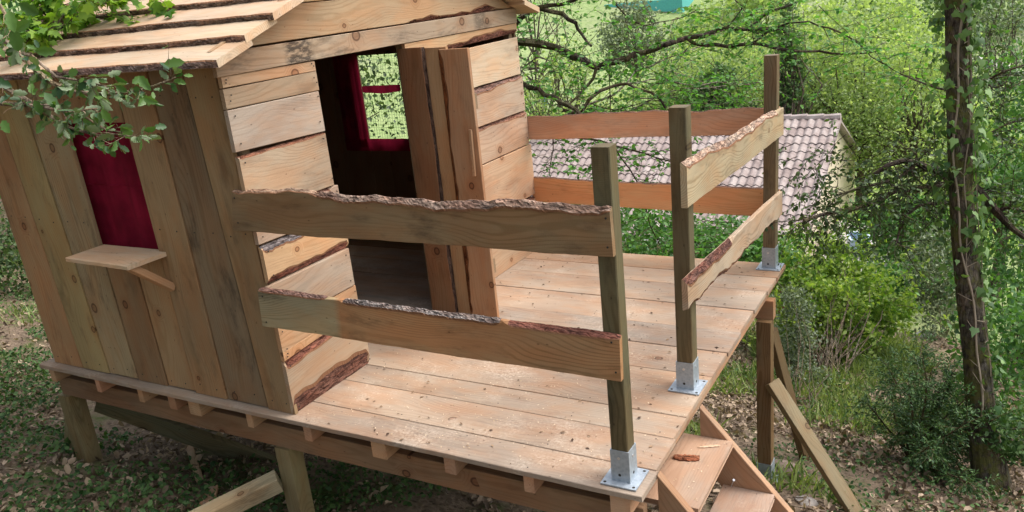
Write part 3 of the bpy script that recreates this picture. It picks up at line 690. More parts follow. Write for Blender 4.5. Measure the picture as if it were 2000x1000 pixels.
# ------------------------------------------------------------------ foliage helpers
def frames(N):
    N = N / np.linalg.norm(N, axis=1, keepdims=True)
    A = np.where(np.abs(N[:, 2:3]) < .9, np.array([[0, 0, 1.0]]), np.array([[1.0, 0, 0]]))
    U = np.cross(A, N); U /= np.linalg.norm(U, axis=1, keepdims=True); Wd = np.cross(N, U)
    a = RNG.uniform(0, 2 * PI, len(N))[:, None]
    return U * np.cos(a) + Wd * np.sin(a), -U * np.sin(a) + Wd * np.cos(a), N
SHAPES = {
 'oval': ([(0, 0, 0), (.5, .30, .06), (1, 0, -.05), (.5, -.30, .06)], [(0, 1, 2), (0, 2, 3)]),
 'leaf': ([(0, 0, 0), (.28, .22, .05), (.62, .24, .05), (1, 0, -.10), (.62, -.24, .05), (.28, -.22, .05), (.45, 0, -.02)], [(0, 6, 1), (1, 6, 2), (2, 6, 3), (3, 6, 4), (4, 6, 5), (5, 6, 0)]),
 'oak': ([(0, 0, 0), (.12, .13, .02), (.25, .27, .05), (.38, .22, .04), (.52, .34, .06), (.66, .24, .03), (.8, .22, .02), (1, 0, -.1),
          (.8, -.22, .02), (.66, -.24, .03), (.52, -.34, .06), (.38, -.22, .04), (.25, -.27, .05), (.12, -.13, .02), (.5, 0, -.03)],
         [(i, 14, i + 1) for i in range(13)] + [(13, 14, 0)]),
 'maple': ([(0, 0, 0), (.10, .18, .02), (.18, .48, -.04), (.40, .30, .03), (.62, .42, -.04), (.66, .16, .02), (1, 0, -.1), (.66, -.16, .02), (.62, -.42, -.04), (.40, -.30, .03), (.18, -.48, -.04), (.10, -.18, .02), (.4, 0, .0)],
           [(i, 12, i + 1) for i in range(11)] + [(11, 12, 0)]),
 'ivy': ([(0, 0, 0), (-.08, .30, .0), (.25, .48, -.03), (.48, .24, .03), (1, 0, -.08), (.48, -.24, .03), (.25, -.48, -.03), (-.08, -.30, .0), (.3, 0, .04)], [(i, 8, i + 1) for i in range(7)] + [(7, 8, 0)]),
 'dead': ([(0, 0, 0), (.3, .24, .16), (.7, .26, .18), (1, 0, .06), (.7, -.24, .12), (.3, -.25, .2), (.5, 0, 0)], [(0, 6, 1), (1, 6, 2), (2, 6, 3), (3, 6, 4), (4, 6, 5), (5, 6, 0)]),
 'blade': ([(0, .03, 0), (0, -.03, 0), (.55, -.022, .08), (.55, .022, .08), (1, 0, .3)], [(0, 1, 2), (0, 2, 3), (3, 2, 4)]),
}
def leaves(name, parent, P, N, S, shape, mat, U=None, wid=1.0, kind=None, rnd=None):
    P = np.asarray(P, float); N = np.asarray(N, float); n = len(P)
    if n == 0: return None
    S = np.broadcast_to(np.asarray(S, float), (n,))
    t, f = SHAPES[shape]; t = np.array(t, float); f = np.array(f)
    if U is None: U, Wv, Nn = frames(N)
    else:
        U = np.asarray(U, float); U = U / np.linalg.norm(U, axis=1, keepdims=True); Nn = N - U * (N * U).sum(1, keepdims=True)
        bad = np.linalg.norm(Nn, axis=1) < 1e-3; Nn[bad] += [.3, .2, .9]; Nn /= np.linalg.norm(Nn, axis=1, keepdims=True); Wv = np.cross(Nn, U)
    curl = RNG.uniform(.4, 1.8, n)[:, None, None]
    V = P[:, None, :] + S[:, None, None] * (t[None, :, 0:1] * U[:, None, :] + wid * t[None, :, 1:2] * Wv[:, None, :] + curl * t[None, :, 2:3] * Nn[:, None, :])
    k = len(t); Fa = (f[None] + (np.arange(n) * k)[:, None, None]).reshape(-1, 3)
    me = np_mesh(name, V.reshape(-1, 3), Fa)
    a = me.attributes.new('rnd', 'FLOAT', 'POINT'); a.data.foreach_set('value', np.repeat(RNG.uniform(0, 1, n) if rnd is None else rnd, k).astype(np.float32))
    o = place(name, me, WM[parent] if parent is not None else None, parent, [mat])
    if parent is not None:   # vertices are in world space
        o.matrix_basis = WM[parent].inverted(); WM[o] = Matrix.Identity(4)
    if kind: o['kind'] = kind
    return o
def wpart(name, parent, me, mats, color=None, smooth=False):
    o = place(name, me, Matrix.Identity(4), parent, mats, color, smooth); return o
def rdir(n, up=0.0, flat=1.0):
    d = RNG.normal(size=(n, 3)); d[:, 2] = d[:, 2] * flat + up; return d / np.linalg.norm(d, axis=1, keepdims=True)
def spray(mb, starts, dirs, lens, nl, droop=.1, r=.004, spread=.9, k=3):
    """Twigs that carry leaves: returns leaf positions, growth directions."""
    P, U = [], []
    for s, d, L in zip(starts, dirs, lens):
        s = Vector(s); d = Vector(d).normalized(); pts = [s]; n = 5
        for i in range(n):
            d = (d + Vector((random.gauss(0, .22), random.gauss(0, .22), random.gauss(0, .16) - droop * .5))).normalized(); pts.append(pts[-1] + d * (L / n))
        mb.tube(pts, [r * (1 - .75 * i / n) for i in range(n + 1)], k)
        for q in range(nl):
            t = random.uniform(.15, 1.0) * n; i = min(n - 1, int(t)); p = pts[i].lerp(pts[i + 1], t - i)
            dd = (pts[i + 1] - pts[i]).normalized(); sd = Vector((random.gauss(0, 1), random.gauss(0, 1), random.gauss(0, .5)))
            P.append(p + sd * .006); U.append(dd * .7 + sd.normalized() * spread + Vector((0, 0, -.25)))
    return np.array([tuple(p) for p in P]), np.array([tuple(p) for p in U])
def along(lines, n, jitter=0.0):
    """n points spread over polylines, with the local direction"""
    segs = [(Vector(a), Vector(b)) for l in lines for a, b in zip(l[:-1], l[1:])]; W_ = np.array([(b - a).length for a, b in segs]); W_ /= W_.sum()
    out = []
    for i in RNG.choice(len(segs), n, p=W_):
        a, b = segs[i]; out.append((a.lerp(b, random.random()) + Vector((random.gauss(0, 1), random.gauss(0, 1), random.gauss(0, 1))) * jitter, (b - a).normalized()))
    return out
def blob_points(n, c, r, hollow=.35, clumps=None, cs=.25):
    """points gathered in clumps through an ellipsoid"""
    c = np.array(c, float); r = np.array(r, float); k = clumps or max(6, n // 60)
    d = rdir(k); rad = (hollow + (1 - hollow) * RNG.uniform(0, 1, k) ** .5)[:, None]; cc = c + d * rad * r
    i = RNG.integers(0, k, n); sz = RNG.uniform(.5, 1.3, k)[:, None] * cs * r.mean()
    return cc[i] + RNG.normal(size=(n, 3)) * sz[i] * np.array([1, 1, .7]), cc
def tree(name, label, cat, base, trunk_pts, trunk_r, crowns, mat, size, group=None, barkc=(.10, .085, .07), shape='oval', up=.6, limbs=5, k=7, trunk_mat=None):
    """trunk > crown: leaves in clumps carried by limbs"""
    t = thing(name, base, label, cat, group); b = MB(); b.tube(trunk_pts, trunk_r, k, 0, .12); Ps = []
    for (c, r, n, cs) in crowns:
        P, cc = blob_points(n, c, r, .3, max(8, n // 32), cs); Ps.append(P)
        for q in cc[RNG.permutation(len(cc))[:limbs]]:
            s = Vector(trunk_pts[-1]).lerp(Vector(trunk_pts[max(0, len(trunk_pts) - 2)]), random.random()); e = Vector(q); m_ = s.lerp(e, .5) + Vector((random.gauss(0, .1), random.gauss(0, .1), random.gauss(0, .1))) * (e - s).length
            rr = trunk_r[-1] * .7 if hasattr(trunk_r, '__len__') else trunk_r * .5; b.tube([s, m_, e], [rr, rr * .6, rr * .2], 5)
    wpart('trunk', t, b.mesh('trunk'), [trunk_mat or M_TRUNK], barkc)
    P = np.concatenate(Ps); cen = P.mean(0); N = rdir(len(P), up)
    leaves('crown', t, P, N, RNG.uniform(.6, 1.25, len(P)) * size, shape, mat)
    return t
def bush(name, label, cat, base, crowns, mat, size, group=None, shape='oval', stems=9, barkc=(.12, .1, .08), up=.5, twig_r=.008, shoots=0):
    t = thing(name, base, label, cat, group); b = MB(); Ps = []
    for (c, r, n, cs) in crowns:
        P, cc = blob_points(n, c, r, .25, max(10, n // 40), cs); Ps.append(P)
        for q in cc[RNG.permutation(len(cc))[:stems]]:
            s = Vector(base) + Vector((random.gauss(0, .12), random.gauss(0, .12), 0)); e = Vector(q); m_ = s.lerp(e, .55) + Vector((random.gauss(0, .1), random.gauss(0, .1), .1))
            b.tube([s, m_, e], [twig_r, twig_r * .7, twig_r * .3], 4)
    wpart('stem', t, b.mesh('stem'), [M_TRUNK], barkc)
    if shoots:
        b2 = MB(); allp = np.concatenate(Ps); cen = allp.mean(0); o_ = allp[RNG.permutation(len(allp))[:shoots]]
        dv = o_ - cen; dv /= np.linalg.norm(dv, axis=1, keepdims=True)
        Psh, _u = spray(b2, [Vector(q) for q in o_], [Vector(q) + Vector((random.gauss(0, .3), random.gauss(0, .3), .35)) for q in dv], RNG.uniform(.25, .75, shoots), 24, .12, .004)
        wpart('twigs', t, b2.mesh('twigs'), [M_TRUNK], barkc)['kind'] = 'stuff'; Ps.append(Psh)
    P = np.concatenate(Ps); leaves('foliage', t, P, rdir(len(P), up), RNG.uniform(.6, 1.25, len(P)) * size, shape, mat)
    return t
def px(line, d0, d1=None):
    d1 = d0 if d1 is None else d1; n = len(line)
    return [at(u, v, d=d0 + (d1 - d0) * i / max(1, n - 1) + .05 * math.sin(i * 2.3)) for i, (u, v) in enumerate(line)]
def taper(a, b_, n): return [a + (b_ - a) * i / (n - 1) for i in range(n)]

# ------------------------------------------------------------------ neighbour's house down the slope
XG, YR, ZR = -2.15, 20.6, -2.25; YE, ZE = 15.7, -4.25
XL = -11.0
hs = thing('house', (-6, 18, -6.5), "neighbour's cream house with pinkish pantile roof below the deck", 'house')
M_WALL = plain('cream_render', (.62, .54, .42), .9, .1, 0, .08, 3); M_TILE = None
def tile_mat():
    k = NT('clay_tile'); oi = k.n('ObjectInfo'); P = k.n('NewGeometry').outputs['Position']
    a = k.noise(P, 4, 5, .7); b_ = k.noise(P, 22, 3, .7)
    f = k.math('MULTIPLY_ADD', oi.outputs['Random'], .24, k.math('MULTIPLY', a, .85))
    c = k.ramp(f, [(.2, (.15, .115, .105, 1)), (.5, (.29, .235, .22, 1)), (.85, (.46, .41, .385, 1))])
    c = k.mix(k.ss(b_, .55, .75, 0, .55), c, (.30, .28, .26, 1)); k.base(c, .85, .2); k.bump(b_, .4, .01); return k.m
M_TILE = tile_mat(); M_SHUT = plain('brown_shutter', (.20, .07, .06), .6); M_WHITE = plain('pale_paint', (.62, .62, .60), .6)
b = MB(); xe0, xe1 = XL + .35, XG - .18
V = []
yb_ = 2 * YR - YE
prof = [(YE + .35, -7.3), (YE + .35, ZE - .02), (YR, ZR - .16), (yb_ - .35, ZE - .02), (yb_ - .35, -7.3)]
b.add([(xe0, y, z) for y, z in prof] + [(xe1, y, z) for y, z in prof], [(0, 1, 2, 3, 4), (9, 8, 7, 6, 5), (0, 5, 6, 1), (3, 8, 9, 4), (4, 9, 5, 0)])
wpart('wall', hs, b.mesh('wall'), [M_WALL])
b = MB(); b.add([(XL, YE, ZE - .03), (XG, YE, ZE - .03), (XG, YR, ZR - .03), (XL, YR, ZR - .03), (XL, YE, ZE - .09), (XG, YE, ZE - .09), (XG, YR, ZR - .09), (XL, YR, ZR - .09)],
      [(0, 1, 2, 3), (7, 6, 5, 4), (0, 4, 5, 1), (1, 5, 6, 2), (3, 2, 6, 7), (0, 3, 7, 4)])
b.add([(XL, yb_, ZE - .03), (XL, YR, ZR - .03), (XG, YR, ZR - .03), (XG, yb_, ZE - .03), (XL, yb_, ZE - .09), (XL, YR, ZR - .09), (XG, YR, ZR - .09), (XG, yb_, ZE - .09)],
      [(0, 1, 2, 3), (7, 6, 5, 4), (3, 2, 6, 7), (0, 3, 7, 4)])
roof = wpart('roof', hs, b.mesh('roof'), [M_TILE])
sl_ = Vector((0, YR - YE, ZR - ZE)); SL = sl_.length; sv = sl_.normalized(); nv = Vector((0, -sv.z, sv.y))
TW, TL_ = .205, .37
def tile_geo(length=.43, w_=TW + .03):
    V, F = [], []; k = 9
    for j, (s, lift) in enumerate(((0, .045), (length, .015))):
        for i in range(k):
            t = i / (k - 1); z = .055 * (math.sin(t * PI) if t < .62 else 0) ; z = .06 * math.cos((t - .32) * 2 * PI) * .45 + .03
            V.append((t * w_, s, z + lift))
        for i in range(k):
            t = i / (k - 1); z = .06 * math.cos((t - .32) * 2 * PI) * .45 + .03
            V.append((t * w_, s, z + lift - .022))
    for i in range(k - 1):
        F += [(i, i + 1, 2 * k + i + 1, 2 * k + i), (k + i + 1, k + i, 3 * k + i, 3 * k + i + 1), (i + 1, i, k + i, k + i + 1)]
    F += [(0, 2 * k, 3 * k, k), (k - 1, 2 * k - 1, 4 * k - 1, 3 * k - 1)]
    return V, F
TV, TF = tile_geo(); tm = mesh('tile', TV, TF); tm.materials.append(M_TILE)
RM = Matrix(((1, sv.x, nv.x, 0), (0, sv.y, nv.y, 0), (0, sv.z, nv.z, 0), (0, 0, 0, 1)))
rows, cols = int(SL / TL_), int((XG - XL) / TW)
cells = [(i, j) for i in range(rows) for j in range(cols)]
cells.sort(key=lambda c: -(c[1] * 1.0) + abs(c[0] - rows * .55) * .5)
rest = MB()
for n_, (i, j) in enumerate(cells):
    p = Vector((XG - (cols - j) * TW, YE, ZE)) + sv * (i * TL_ - .04) + nv * random.uniform(-.004, .006)
    Mt = Matrix.Translation(p) @ RM @ Matrix.Rotation(random.uniform(-.015, .015), 4, 'Z')
    if n_ < 298:
        o = bpy.data.objects.new('tile', tm); COL.objects.link(o); o.parent = roof; o.matrix_basis = Mt; WM[o] = Mt
    else: rest.add([Mt @ Vector(v) for v in TV], TF)
o = wpart('tile_field', roof, rest.mesh('tile_field'), [M_TILE]); o['kind'] = 'stuff'
b = MB()
for j in range(int((XG - XL) / .42)):
    x0 = XL + j * .42; b.tube([(x0, YR, ZR + .02), (x0 + .44, YR, ZR + .035)], [.10, .115], 8)
wpart('ridge_cap', hs, b.mesh('ridge_cap'), [M_TILE])
b = MB(); b.tube([(XL, YE - .07, ZE - .05), (XG, YE - .07, ZE - .07)], .065, 8); wpart('gutter', hs, b.mesh('gutter'), [M_WHITE])
b = MB(); b.box((XG - .70, YE + .30, -6.3), (XG - .46, YE + .345, -4.55)); wpart('shutter', hs, b.mesh('shutter'), [M_SHUT])
b = MB(); b.box((XG - 1.95, YE + .30, -6.3), (XG - 1.71, YE + .345, -4.55)); wpart('shutter', hs, b.mesh('shutter'), [M_SHUT])
b = MB(); b.box((XG - 1.70, YE + .33, -6.3), (XG - .71, YE + .355, -4.6)); wpart('window', hs, b.mesh('window'), [plain('dark_glass', (.03, .035, .04), .15, .5)])

tp = at(1690, 505, d=19.2)
b = MB(); b.box((tp.x - 1.0, tp.y - .9, tp.z - 1.6), (tp.x + .45, tp.y + 3.0, tp.z - .02)); tr_ = place('terrace', b.mesh('terrace'), None, None, [plain('concrete', (.42, .40, .37), .9, .1)])
tag(tr_, kind='structure')
bp_ = at(1676, 490, d=19.6); t = thing('water_trough', bp_, 'pale blue grey open box beside the cream house wall', 'container')
b = MB(); s = Matrix.Translation(bp_) @ Matrix.Rotation(.25, 4, 'Z')
def tbox(lo, hi, mi=0):
    c = MB(); c.box(lo, hi, mi); b.add([s @ Vector(v) for v in c.v], c.f, mi)
tbox((-.2, -.3, 0), (.2, .3, .03)); tbox((-.22, -.3, 0), (-.19, .3, .36)); tbox((.19, -.3, 0), (.22, .3, .36)); tbox((-.19, -.3, 0), (.19, -.27, .36)); tbox((-.19, .27, 0), (.19, .3, .36))
wpart('tub', t, b.mesh('tub'), [plain('blue_grey_plastic', (.34, .44, .54), .5)])
b = MB()
for (lo, hi) in (((-.25, -.33, .36), (-.19, .33, .385)), ((.19, -.33, .36), (.25, .33, .385)), ((-.19, -.33, .36), (.19, -.27, .385)), ((-.19, .27, .36), (.19, .33, .385))):
    c = MB(); c.box(lo, hi); b.add([s @ Vector(v) for v in c.v], c.f)
wpart('rim', t, b.mesh('rim'), [plain('pale_blue_plastic', (.45, .56, .66), .5)])

# far valley: road, pool, sheds
def far_strip(name, pix, wd, mat, dd):
    V, F = [], []
    for i, ((u, v), d) in enumerate(zip(pix, dd)):
        p = at(u, v, d=d); z = float(gz(p.x, p.y)) + .12
        V += [(p.x, p.y - wd, z + .15), (p.x, p.y + wd, z + .15)]
    for i in range(len(pix) - 1): a = 2 * i; F.append((a, a + 2, a + 3, a + 1))
    return tag(place(name, mesh(name, V, F), None, None, [mat]), kind='structure')
M_PALE = plain('pale_gravel', (.55, .53, .50), .95, .1)
def hit(u, v):
    p = ground_at(u, v); return p
def strip_on_ground(name, pix, wd, mat):
    pts = [hit(u, v) for u, v in pix]; V, F = [], []
    n_ = 8
    P = []
    for a, b_ in zip(pts[:-1], pts[1:]):
        for i in range(n_): P.append(a.lerp(b_, i / n_))
    for i, p in enumerate(P):
        for q in (-wd, wd):
            x, y = p.x, p.y + q; V.append((x, y, float(gz(x, y)) + .06))
    for i in range(len(P) - 1): a = 2 * i; F.append((a, a + 2, a + 3, a + 1))
    return tag(place(name, mesh(name, V, F), None, None, [mat]), kind='structure')
strip_on_ground('road', [(1740, 68), (1830, 72), (1990, 140), (2060, 190)], 1.1, M_PALE)

pc = hit(1268, 6)
pl_ = thing('swimming_pool', pc, 'turquoise swimming pool far away on the valley meadow', 'pool')
b = MB(); hw = 4.5
for (x0, x1, y0, y1) in ((-hw, hw, -2.2, -1.8), (-hw, hw, 1.8, 2.2), (-hw, -hw + .4, -1.8, 1.8), (hw - .4, hw, -1.8, 1.8)):
    b.box((pc.x + x0, pc.y + y0, pc.z - 1.5), (pc.x + x1, pc.y + y1, pc.z + .30))
wpart('pool_rim', pl_, b.mesh('pool_rim'), [plain('turquoise_liner', (.10, .42, .42), .5)])
b = MB(); b.box((pc.x - hw + .4, pc.y - 1.8, pc.z - 1.5), (pc.x + hw - .4, pc.y + 1.8, pc.z + .26)); wpart('pool_water', pl_, b.mesh('pool_water'), [plain('pool_water', (.05, .40, .40), .12, .5)])
pc = hit(1062, 206)
ba = thing('water_barrel', pc, 'blue plastic barrel on the slope behind the left end of the back rail', 'barrel')
def lathe(prof, c, k=18):
    V, F = [], []
    for r, z in prof:
        V += [(c.x + r * math.cos(2 * PI * i / k), c.y + r * math.sin(2 * PI * i / k), c.z + z) for i in range(k)]
    for j in range(len(prof) - 1):
        for i in range(k): F.append((j * k + i, j * k + (i + 1) % k, (j + 1) * k + (i + 1) % k, (j + 1) * k + i))
    F.append(tuple(range(k))[::-1]); F.append(tuple((len(prof) - 1) * k + i for i in range(k))); return V, F
V_, F_ = lathe([(.30, -.05), (.33, .05), (.34, .3), (.36, .32), (.34, .34), (.34, .62), (.36, .64), (.34, .66), (.32, .9), (.28, .95)], pc)
wpart('barrel_body', ba, mesh('barrel_body', V_, F_), [plain('blue_plastic', (.10, .25, .42), .45)])
V_, F_ = lathe([(.29, .95), (.29, 1.0), (.25, 1.01)], pc); wpart('lid', ba, mesh('lid', V_, F_), [plain('pale_blue_lid', (.30, .42, .52), .45)])

# ------------------------------------------------------------------ trees
# 1 the ivy-clad tree at the right
tb = ground_at(1930, 945)
t1 = thing('tree', tb, 'leaning mossy tree trunk wrapped in ivy with dark drooping small leaved limbs', 'tree')
tl = [tb + Vector((.0, 0, -.15)), tb + Vector((-.0, 0, .1))] + [at(u, v, y=tb.y + dy) for u, v, dy in ((1918, 820, .02), (1908, 700, .05), (1893, 580, .08), (1882, 460, .10), (1876, 340, .12), (1874, 220, .13), (1872, 100, .14), (1870, 0, .15))]
up_ = (tl[-1] - tl[-2]); tl += [tl[-1] + up_, tl[-1] + up_ * 2.2 + Vector((.1, 0, 0)), tl[-1] + up_ * 4.5 + Vector((.1, .1, 0))]
b = MB(); b.tube(tl, [.19, .125, .098, .088, .083, .079, .077, .076, .075, .074, .072, .07, .055], 14, 0, .07)
wpart('trunk', t1, b.mesh('trunk'), [M_MOSSY], (.105, .10, .085))
limb_px = [([(1868, 352), (1845, 345), (1815, 330), (1790, 318), (1762, 314), (1735, 322), (1700, 345)], 5.85, 5.5, .034),
           ([(1868, 365), (1845, 360), (1800, 368), (1750, 372), (1715, 392), (1670, 408), (1610, 418), (1570, 430)], 5.85, 5.3, .028),
           ([(1868, 398), (1830, 396), (1795, 402), (1770, 420), (1757, 450), (1750, 480)], 5.85, 5.6, .016),
           ([(1790, 318), (1760, 345), (1720, 358), (1680, 366), (1640, 380)], 5.7, 5.4, .015),
           ([(1893, 360), (1915, 378), (1945, 412), (1975, 445), (2020, 478)], 5.9, 5.7, .040),
           ([(1945, 412), (1970, 405), (2010, 415)], 5.8, 5.6, .016),
           ([(1885, 168), (1920, 160), (1960, 140), (2015, 122)], 5.9, 5.6, .014),
           ([(1885, 240), (1930, 262), (1970, 240), (2020, 225)], 5.9, 6.1, .012),
           ([(1868, 180), (1830, 172), (1790, 158), (1750, 140)], 5.9, 6.2, .010)]
for q, (l, d0, d1, r) in enumerate(limb_px):
    P = px(l, d0, d1); b = MB(); b.tube(P, taper(r, r * .35, len(P)), 7, 0, .15); wpart('limb', t1, b.mesh('limb'), [M_TRUNK], (.07, .06, .05)); limb_px[q] = P
tw = MB(); s_ = along(limb_px[:4], 150); P1, U1 = spray(tw, [p for p, _ in s_], [d * .4 + Vector((random.gauss(0, .7), random.gauss(0, .6), random.gauss(-.05, .5))) for _, d in s_], RNG.uniform(.18, .5, 150), 13, .25, .004)
s_ = along(limb_px[4:8], 70); P2, U2 = spray(tw, [p for p, _ in s_], [d * .4 + Vector((random.gauss(.2, .7), random.gauss(0, .6), random.gauss(.1, .5))) for _, d in s_], RNG.uniform(.2, .55, 70), 20, .15, .004)
c0 = [(1620, 320, 5.5, .2), (1590, 430, 5.4, .2), (1650, 450, 5.4, .2), (1600, 380, 5.4, .25), (1570, 300, 5.5, .2), (1700, 330, 5.6, .34), (1640, 400, 5.4, .30), (1745, 400, 5.7, .26), (1600, 320, 5.6, .22), (1780, 300, 5.9, .22), (1650, 280, 5.8, .25), (1590, 440, 5.4, .2), (1700, 430, 5.5, .22)]
ex = []
for u, v, d, r in c0:
    c = at(u, v, d=d)
    for _ in range(5):
        e = c + Vector(rdir(1)[0]) * r * random.uniform(.2, 1); ex.append((e, Vector((random.gauss(0, 1), random.gauss(0, .6), random.gauss(-.3, .5)))))
P3, U3 = spray(tw, [e for e, _ in ex], [d for _, d in ex], RNG.uniform(.2, .45, len(ex)), 18, .3, .003)
wpart('twigs', t1, tw.mesh('twigs'), [M_TRUNK], (.06, .05, .045))['kind'] = 'stuff'
P = np.concatenate([P1, P2, P3]); U = np.concatenate([U1, U2, U3])
leaves('crown', t1, P, rdir(len(P), .8), RNG.uniform(.022, .046, len(P)), 'leaf', L_HOLM, U)

# ivy on that trunk
iv = thing('ivy', tb + Vector((0, -.1, .05)), 'climbing ivy with pale stems spreading up the mossy right hand trunk', 'ivy')
b = MB(); cen = [Vector(p) for p in tl[2:11]]
def on_trunk(h, a, out=0.0):
    f = h * (len(cen) - 1); i = min(len(cen) - 2, int(f)); c = cen[i].lerp(cen[i + 1], f - i); R_ = .10 - .028 * h + out
    to = Vector(CAM_C) - c; az = math.atan2(to.y, to.x) + a
    return c + Vector((math.cos(az), math.sin(az), 0)) * R_, Vector((math.cos(az), math.sin(az), .15))
for (a0, h0, h1, r, ph) in ((-.05, .02, 1, .0075, 0), (.45, .3, 1, .004, 1.5), (1.1, .1, 1, .004, 4)):
    pts = [on_trunk(h, a0 + .3 * math.sin(h * 9 + ph) + .12 * math.sin(h * 31 + ph), .005)[0] for h in np.linspace(h0, h1, 46)]; b.tube(pts, r, 5, 0, .2)
    for q in range(16):
        h = random.uniform(h0, h1); p0 = on_trunk(h, a0 + .3 * math.sin(h * 9 + ph) + .12 * math.sin(h * 31 + ph), .008)[0]; p1 = on_trunk(h + random.uniform(-.01, .03), a0 + random.uniform(-.8, .8), .03)[0]
        b.tube([p0, p1], [.003, .0015], 3)
wpart('stem', iv, b.mesh('stem'), [plain('ivy_stem', (.30, .25, .19), .85)])
Pl, Nl, Ul, Sl = [], [], [], []
for q in range(760):
    h = random.random() ** .75; sd_ = random.random()
    a = random.gauss(1.25, .45) if sd_ < .5 else (random.gauss(-1.25, .45) if sd_ < .85 else random.uniform(-.9, .9))
    if h < .35 and abs(a) < .8 and random.random() < .6: continue
    p, n_ = on_trunk(h, a, random.uniform(.01, .11 if h > .45 else .05)); Pl.append(p); Nl.append(n_ + Vector(rdir(1)[0]) * .7); Ul.append((random.gauss(0, .6), random.gauss(0, .6), -.9)); Sl.append(random.uniform(.03, .08))
leaves('foliage', iv, np.array([tuple(p) for p in Pl]), np.array([tuple(p) for p in Nl]), np.array(Sl), 'ivy', L_IVY, np.array(Ul), .85)

# 2 the gnarled spring tree behind the porch
g0 = at(940, 330, d=7.4); gb = Vector((g0.x, g0.y, float(gz(g0.x, g0.y))))
t2 = thing('tree', gb, 'gnarled tree behind the porch spreading dark branches and fresh green leaves', 'tree')
root = at(930, 75, d=7.3)
b = MB(); b.tube([gb - Vector((0, 0, .2)), gb + Vector((.03, 0, .8)), gb.lerp(root, .55) + Vector((.06, .05, 0)), root, root + Vector((-.2, .3, .9)), root + Vector((-.2, .5, 2))], [.2, .15, .14, .12, .1, .05], 10, 0, .12)
wpart('trunk', t2, b.mesh('trunk'), [M_TRUNK], (.09, .08, .07))
BR = [([(930, 75), (985, 82), (1030, 83), (1085, 92), (1120, 110), (1150, 125), (1168, 132), (1200, 122), (1225, 116), (1262, 102), (1300, 88), (1340, 74), (1400, 60), (1440, 57), (1500, 57), (1535, 62)], 7.2, 6.6, .055, .02),
      ([(1340, 74), (1380, 88), (1420, 91), (1470, 85), (1500, 90), (1550, 100), (1600, 100), (1660, 105), (1720, 99)], 6.75, 6.4, .026, .008),
      ([(1470, 85), (1500, 62), (1540, 45), (1580, 42), (1620, 55), (1670, 80), (1700, 110), (1760, 145), (1830, 170)], 6.7, 6.3, .014, .005),
      ([(1415, 58), (1440, 30), (1450, 12), (1430, -15)], 6.7, 6.5, .012, .008), ([(1460, 57), (1490, 32), (1530, 15), (1560, 0), (1600, -25)], 6.7, 6.4, .018, .01),
      ([(930, -10), (985, -2), (1030, 5), (1060, 18), (1100, 27), (1125, 45), (1135, 65), (1155, 90)], 7.3, 6.9, .045, .014),
      ([(930, 100), (985, 60), (1020, 30), (1050, 15), (1100, 8), (1150, -10)], 7.2, 6.9, .05, .02),
      ([(930, 140), (1020, 162), (1050, 172), (1085, 190), (1110, 206), (1140, 229)], 7.1, 6.6, .035, .022),
      ([(1100, 215), (1130, 225), (1150, 195), (1190, 171), (1225, 163), (1270, 180), (1300, 212)], 6.7, 6.6, .026, .012),
      ([(1140, 205), (1165, 198), (1200, 185), (1240, 140), (1300, 115), (1370, 90)], 6.9, 7.2, .016, .006),
      ([(1225, 163), (1270, 155), (1340, 165), (1400, 160), (1470, 165)], 6.9, 7.3, .009, .004),
      ([(1190, -10), (1220, 28), (1260, 50), (1310, 40), (1360, 20)], 6.8, 6.6, .010, .005),
      ([(1200, 232), (1262, 200), (1330, 172), (1400, 170), (1490, 160)], 7.2, 7.4, .010, .004), ([(1250, 192), (1320, 190), (1400, 205), (1490, 196)], 7.3, 7.6, .008, .003), ([(1290, 135), (1350, 150), (1420, 180), (1480, 235)], 7.4, 7.5, .007, .003), ([(1160, 205), (1200, 215), (1270, 195), (1340, 215)], 7.0, 7.3, .009, .003),
      ([(1192, 120), (1190, 160), (1192, 220)], 6.9, 6.8, .008, .006), ([(1165, 132), (1145, 170), (1110, 205)], 6.9, 6.8, .02, .012),
      ([(1000, 250), (1080, 268), (1140, 270), (1200, 285), (1260, 300), (1310, 315)], 7.0, 6.9, .022, .008),
      ([(1200, 285), (1230, 330), (1260, 400), (1290, 480)], 6.95, 6.8, .010, .006), ([(1080, 268), (1075, 320), (1080, 360)], 7.0, 7.0, .008, .004)]
lines = []
for bi_, (l, d0, d1, r0, r1) in enumerate(BR):
    P = px(l, d0, d1); lines.append(P); b = MB(); 
    Q = []
    for a, c in zip(P[:-1], P[1:]):
        Q += [a, a.lerp(c, .5) + Vector((random.gauss(0, .012), random.gauss(0, .012), random.gauss(0, .012)))]
    Q.append(P[-1]); b.tube(Q, taper(r0 * .66, r1 * .7, len(Q)), 8, 0, .22); wpart('branch', t2, b.mesh('branch'), [M_TRUNK], (.30, .29, .26) if 9 <= bi_ <= 14 and bi_ != 11 else (.06, .053, .045))
tw = MB(); s_ = along(lines, 370)
P1, U1 = spray(tw, [p for p, _ in s_], [d * random.choice((-.4, .6, .6)) + Vector((random.gauss(0, .7), random.gauss(0, .7), random.gauss(.0, .33))) for _, d in s_], RNG.uniform(.2, .6, 370), 12, .06, .0035)
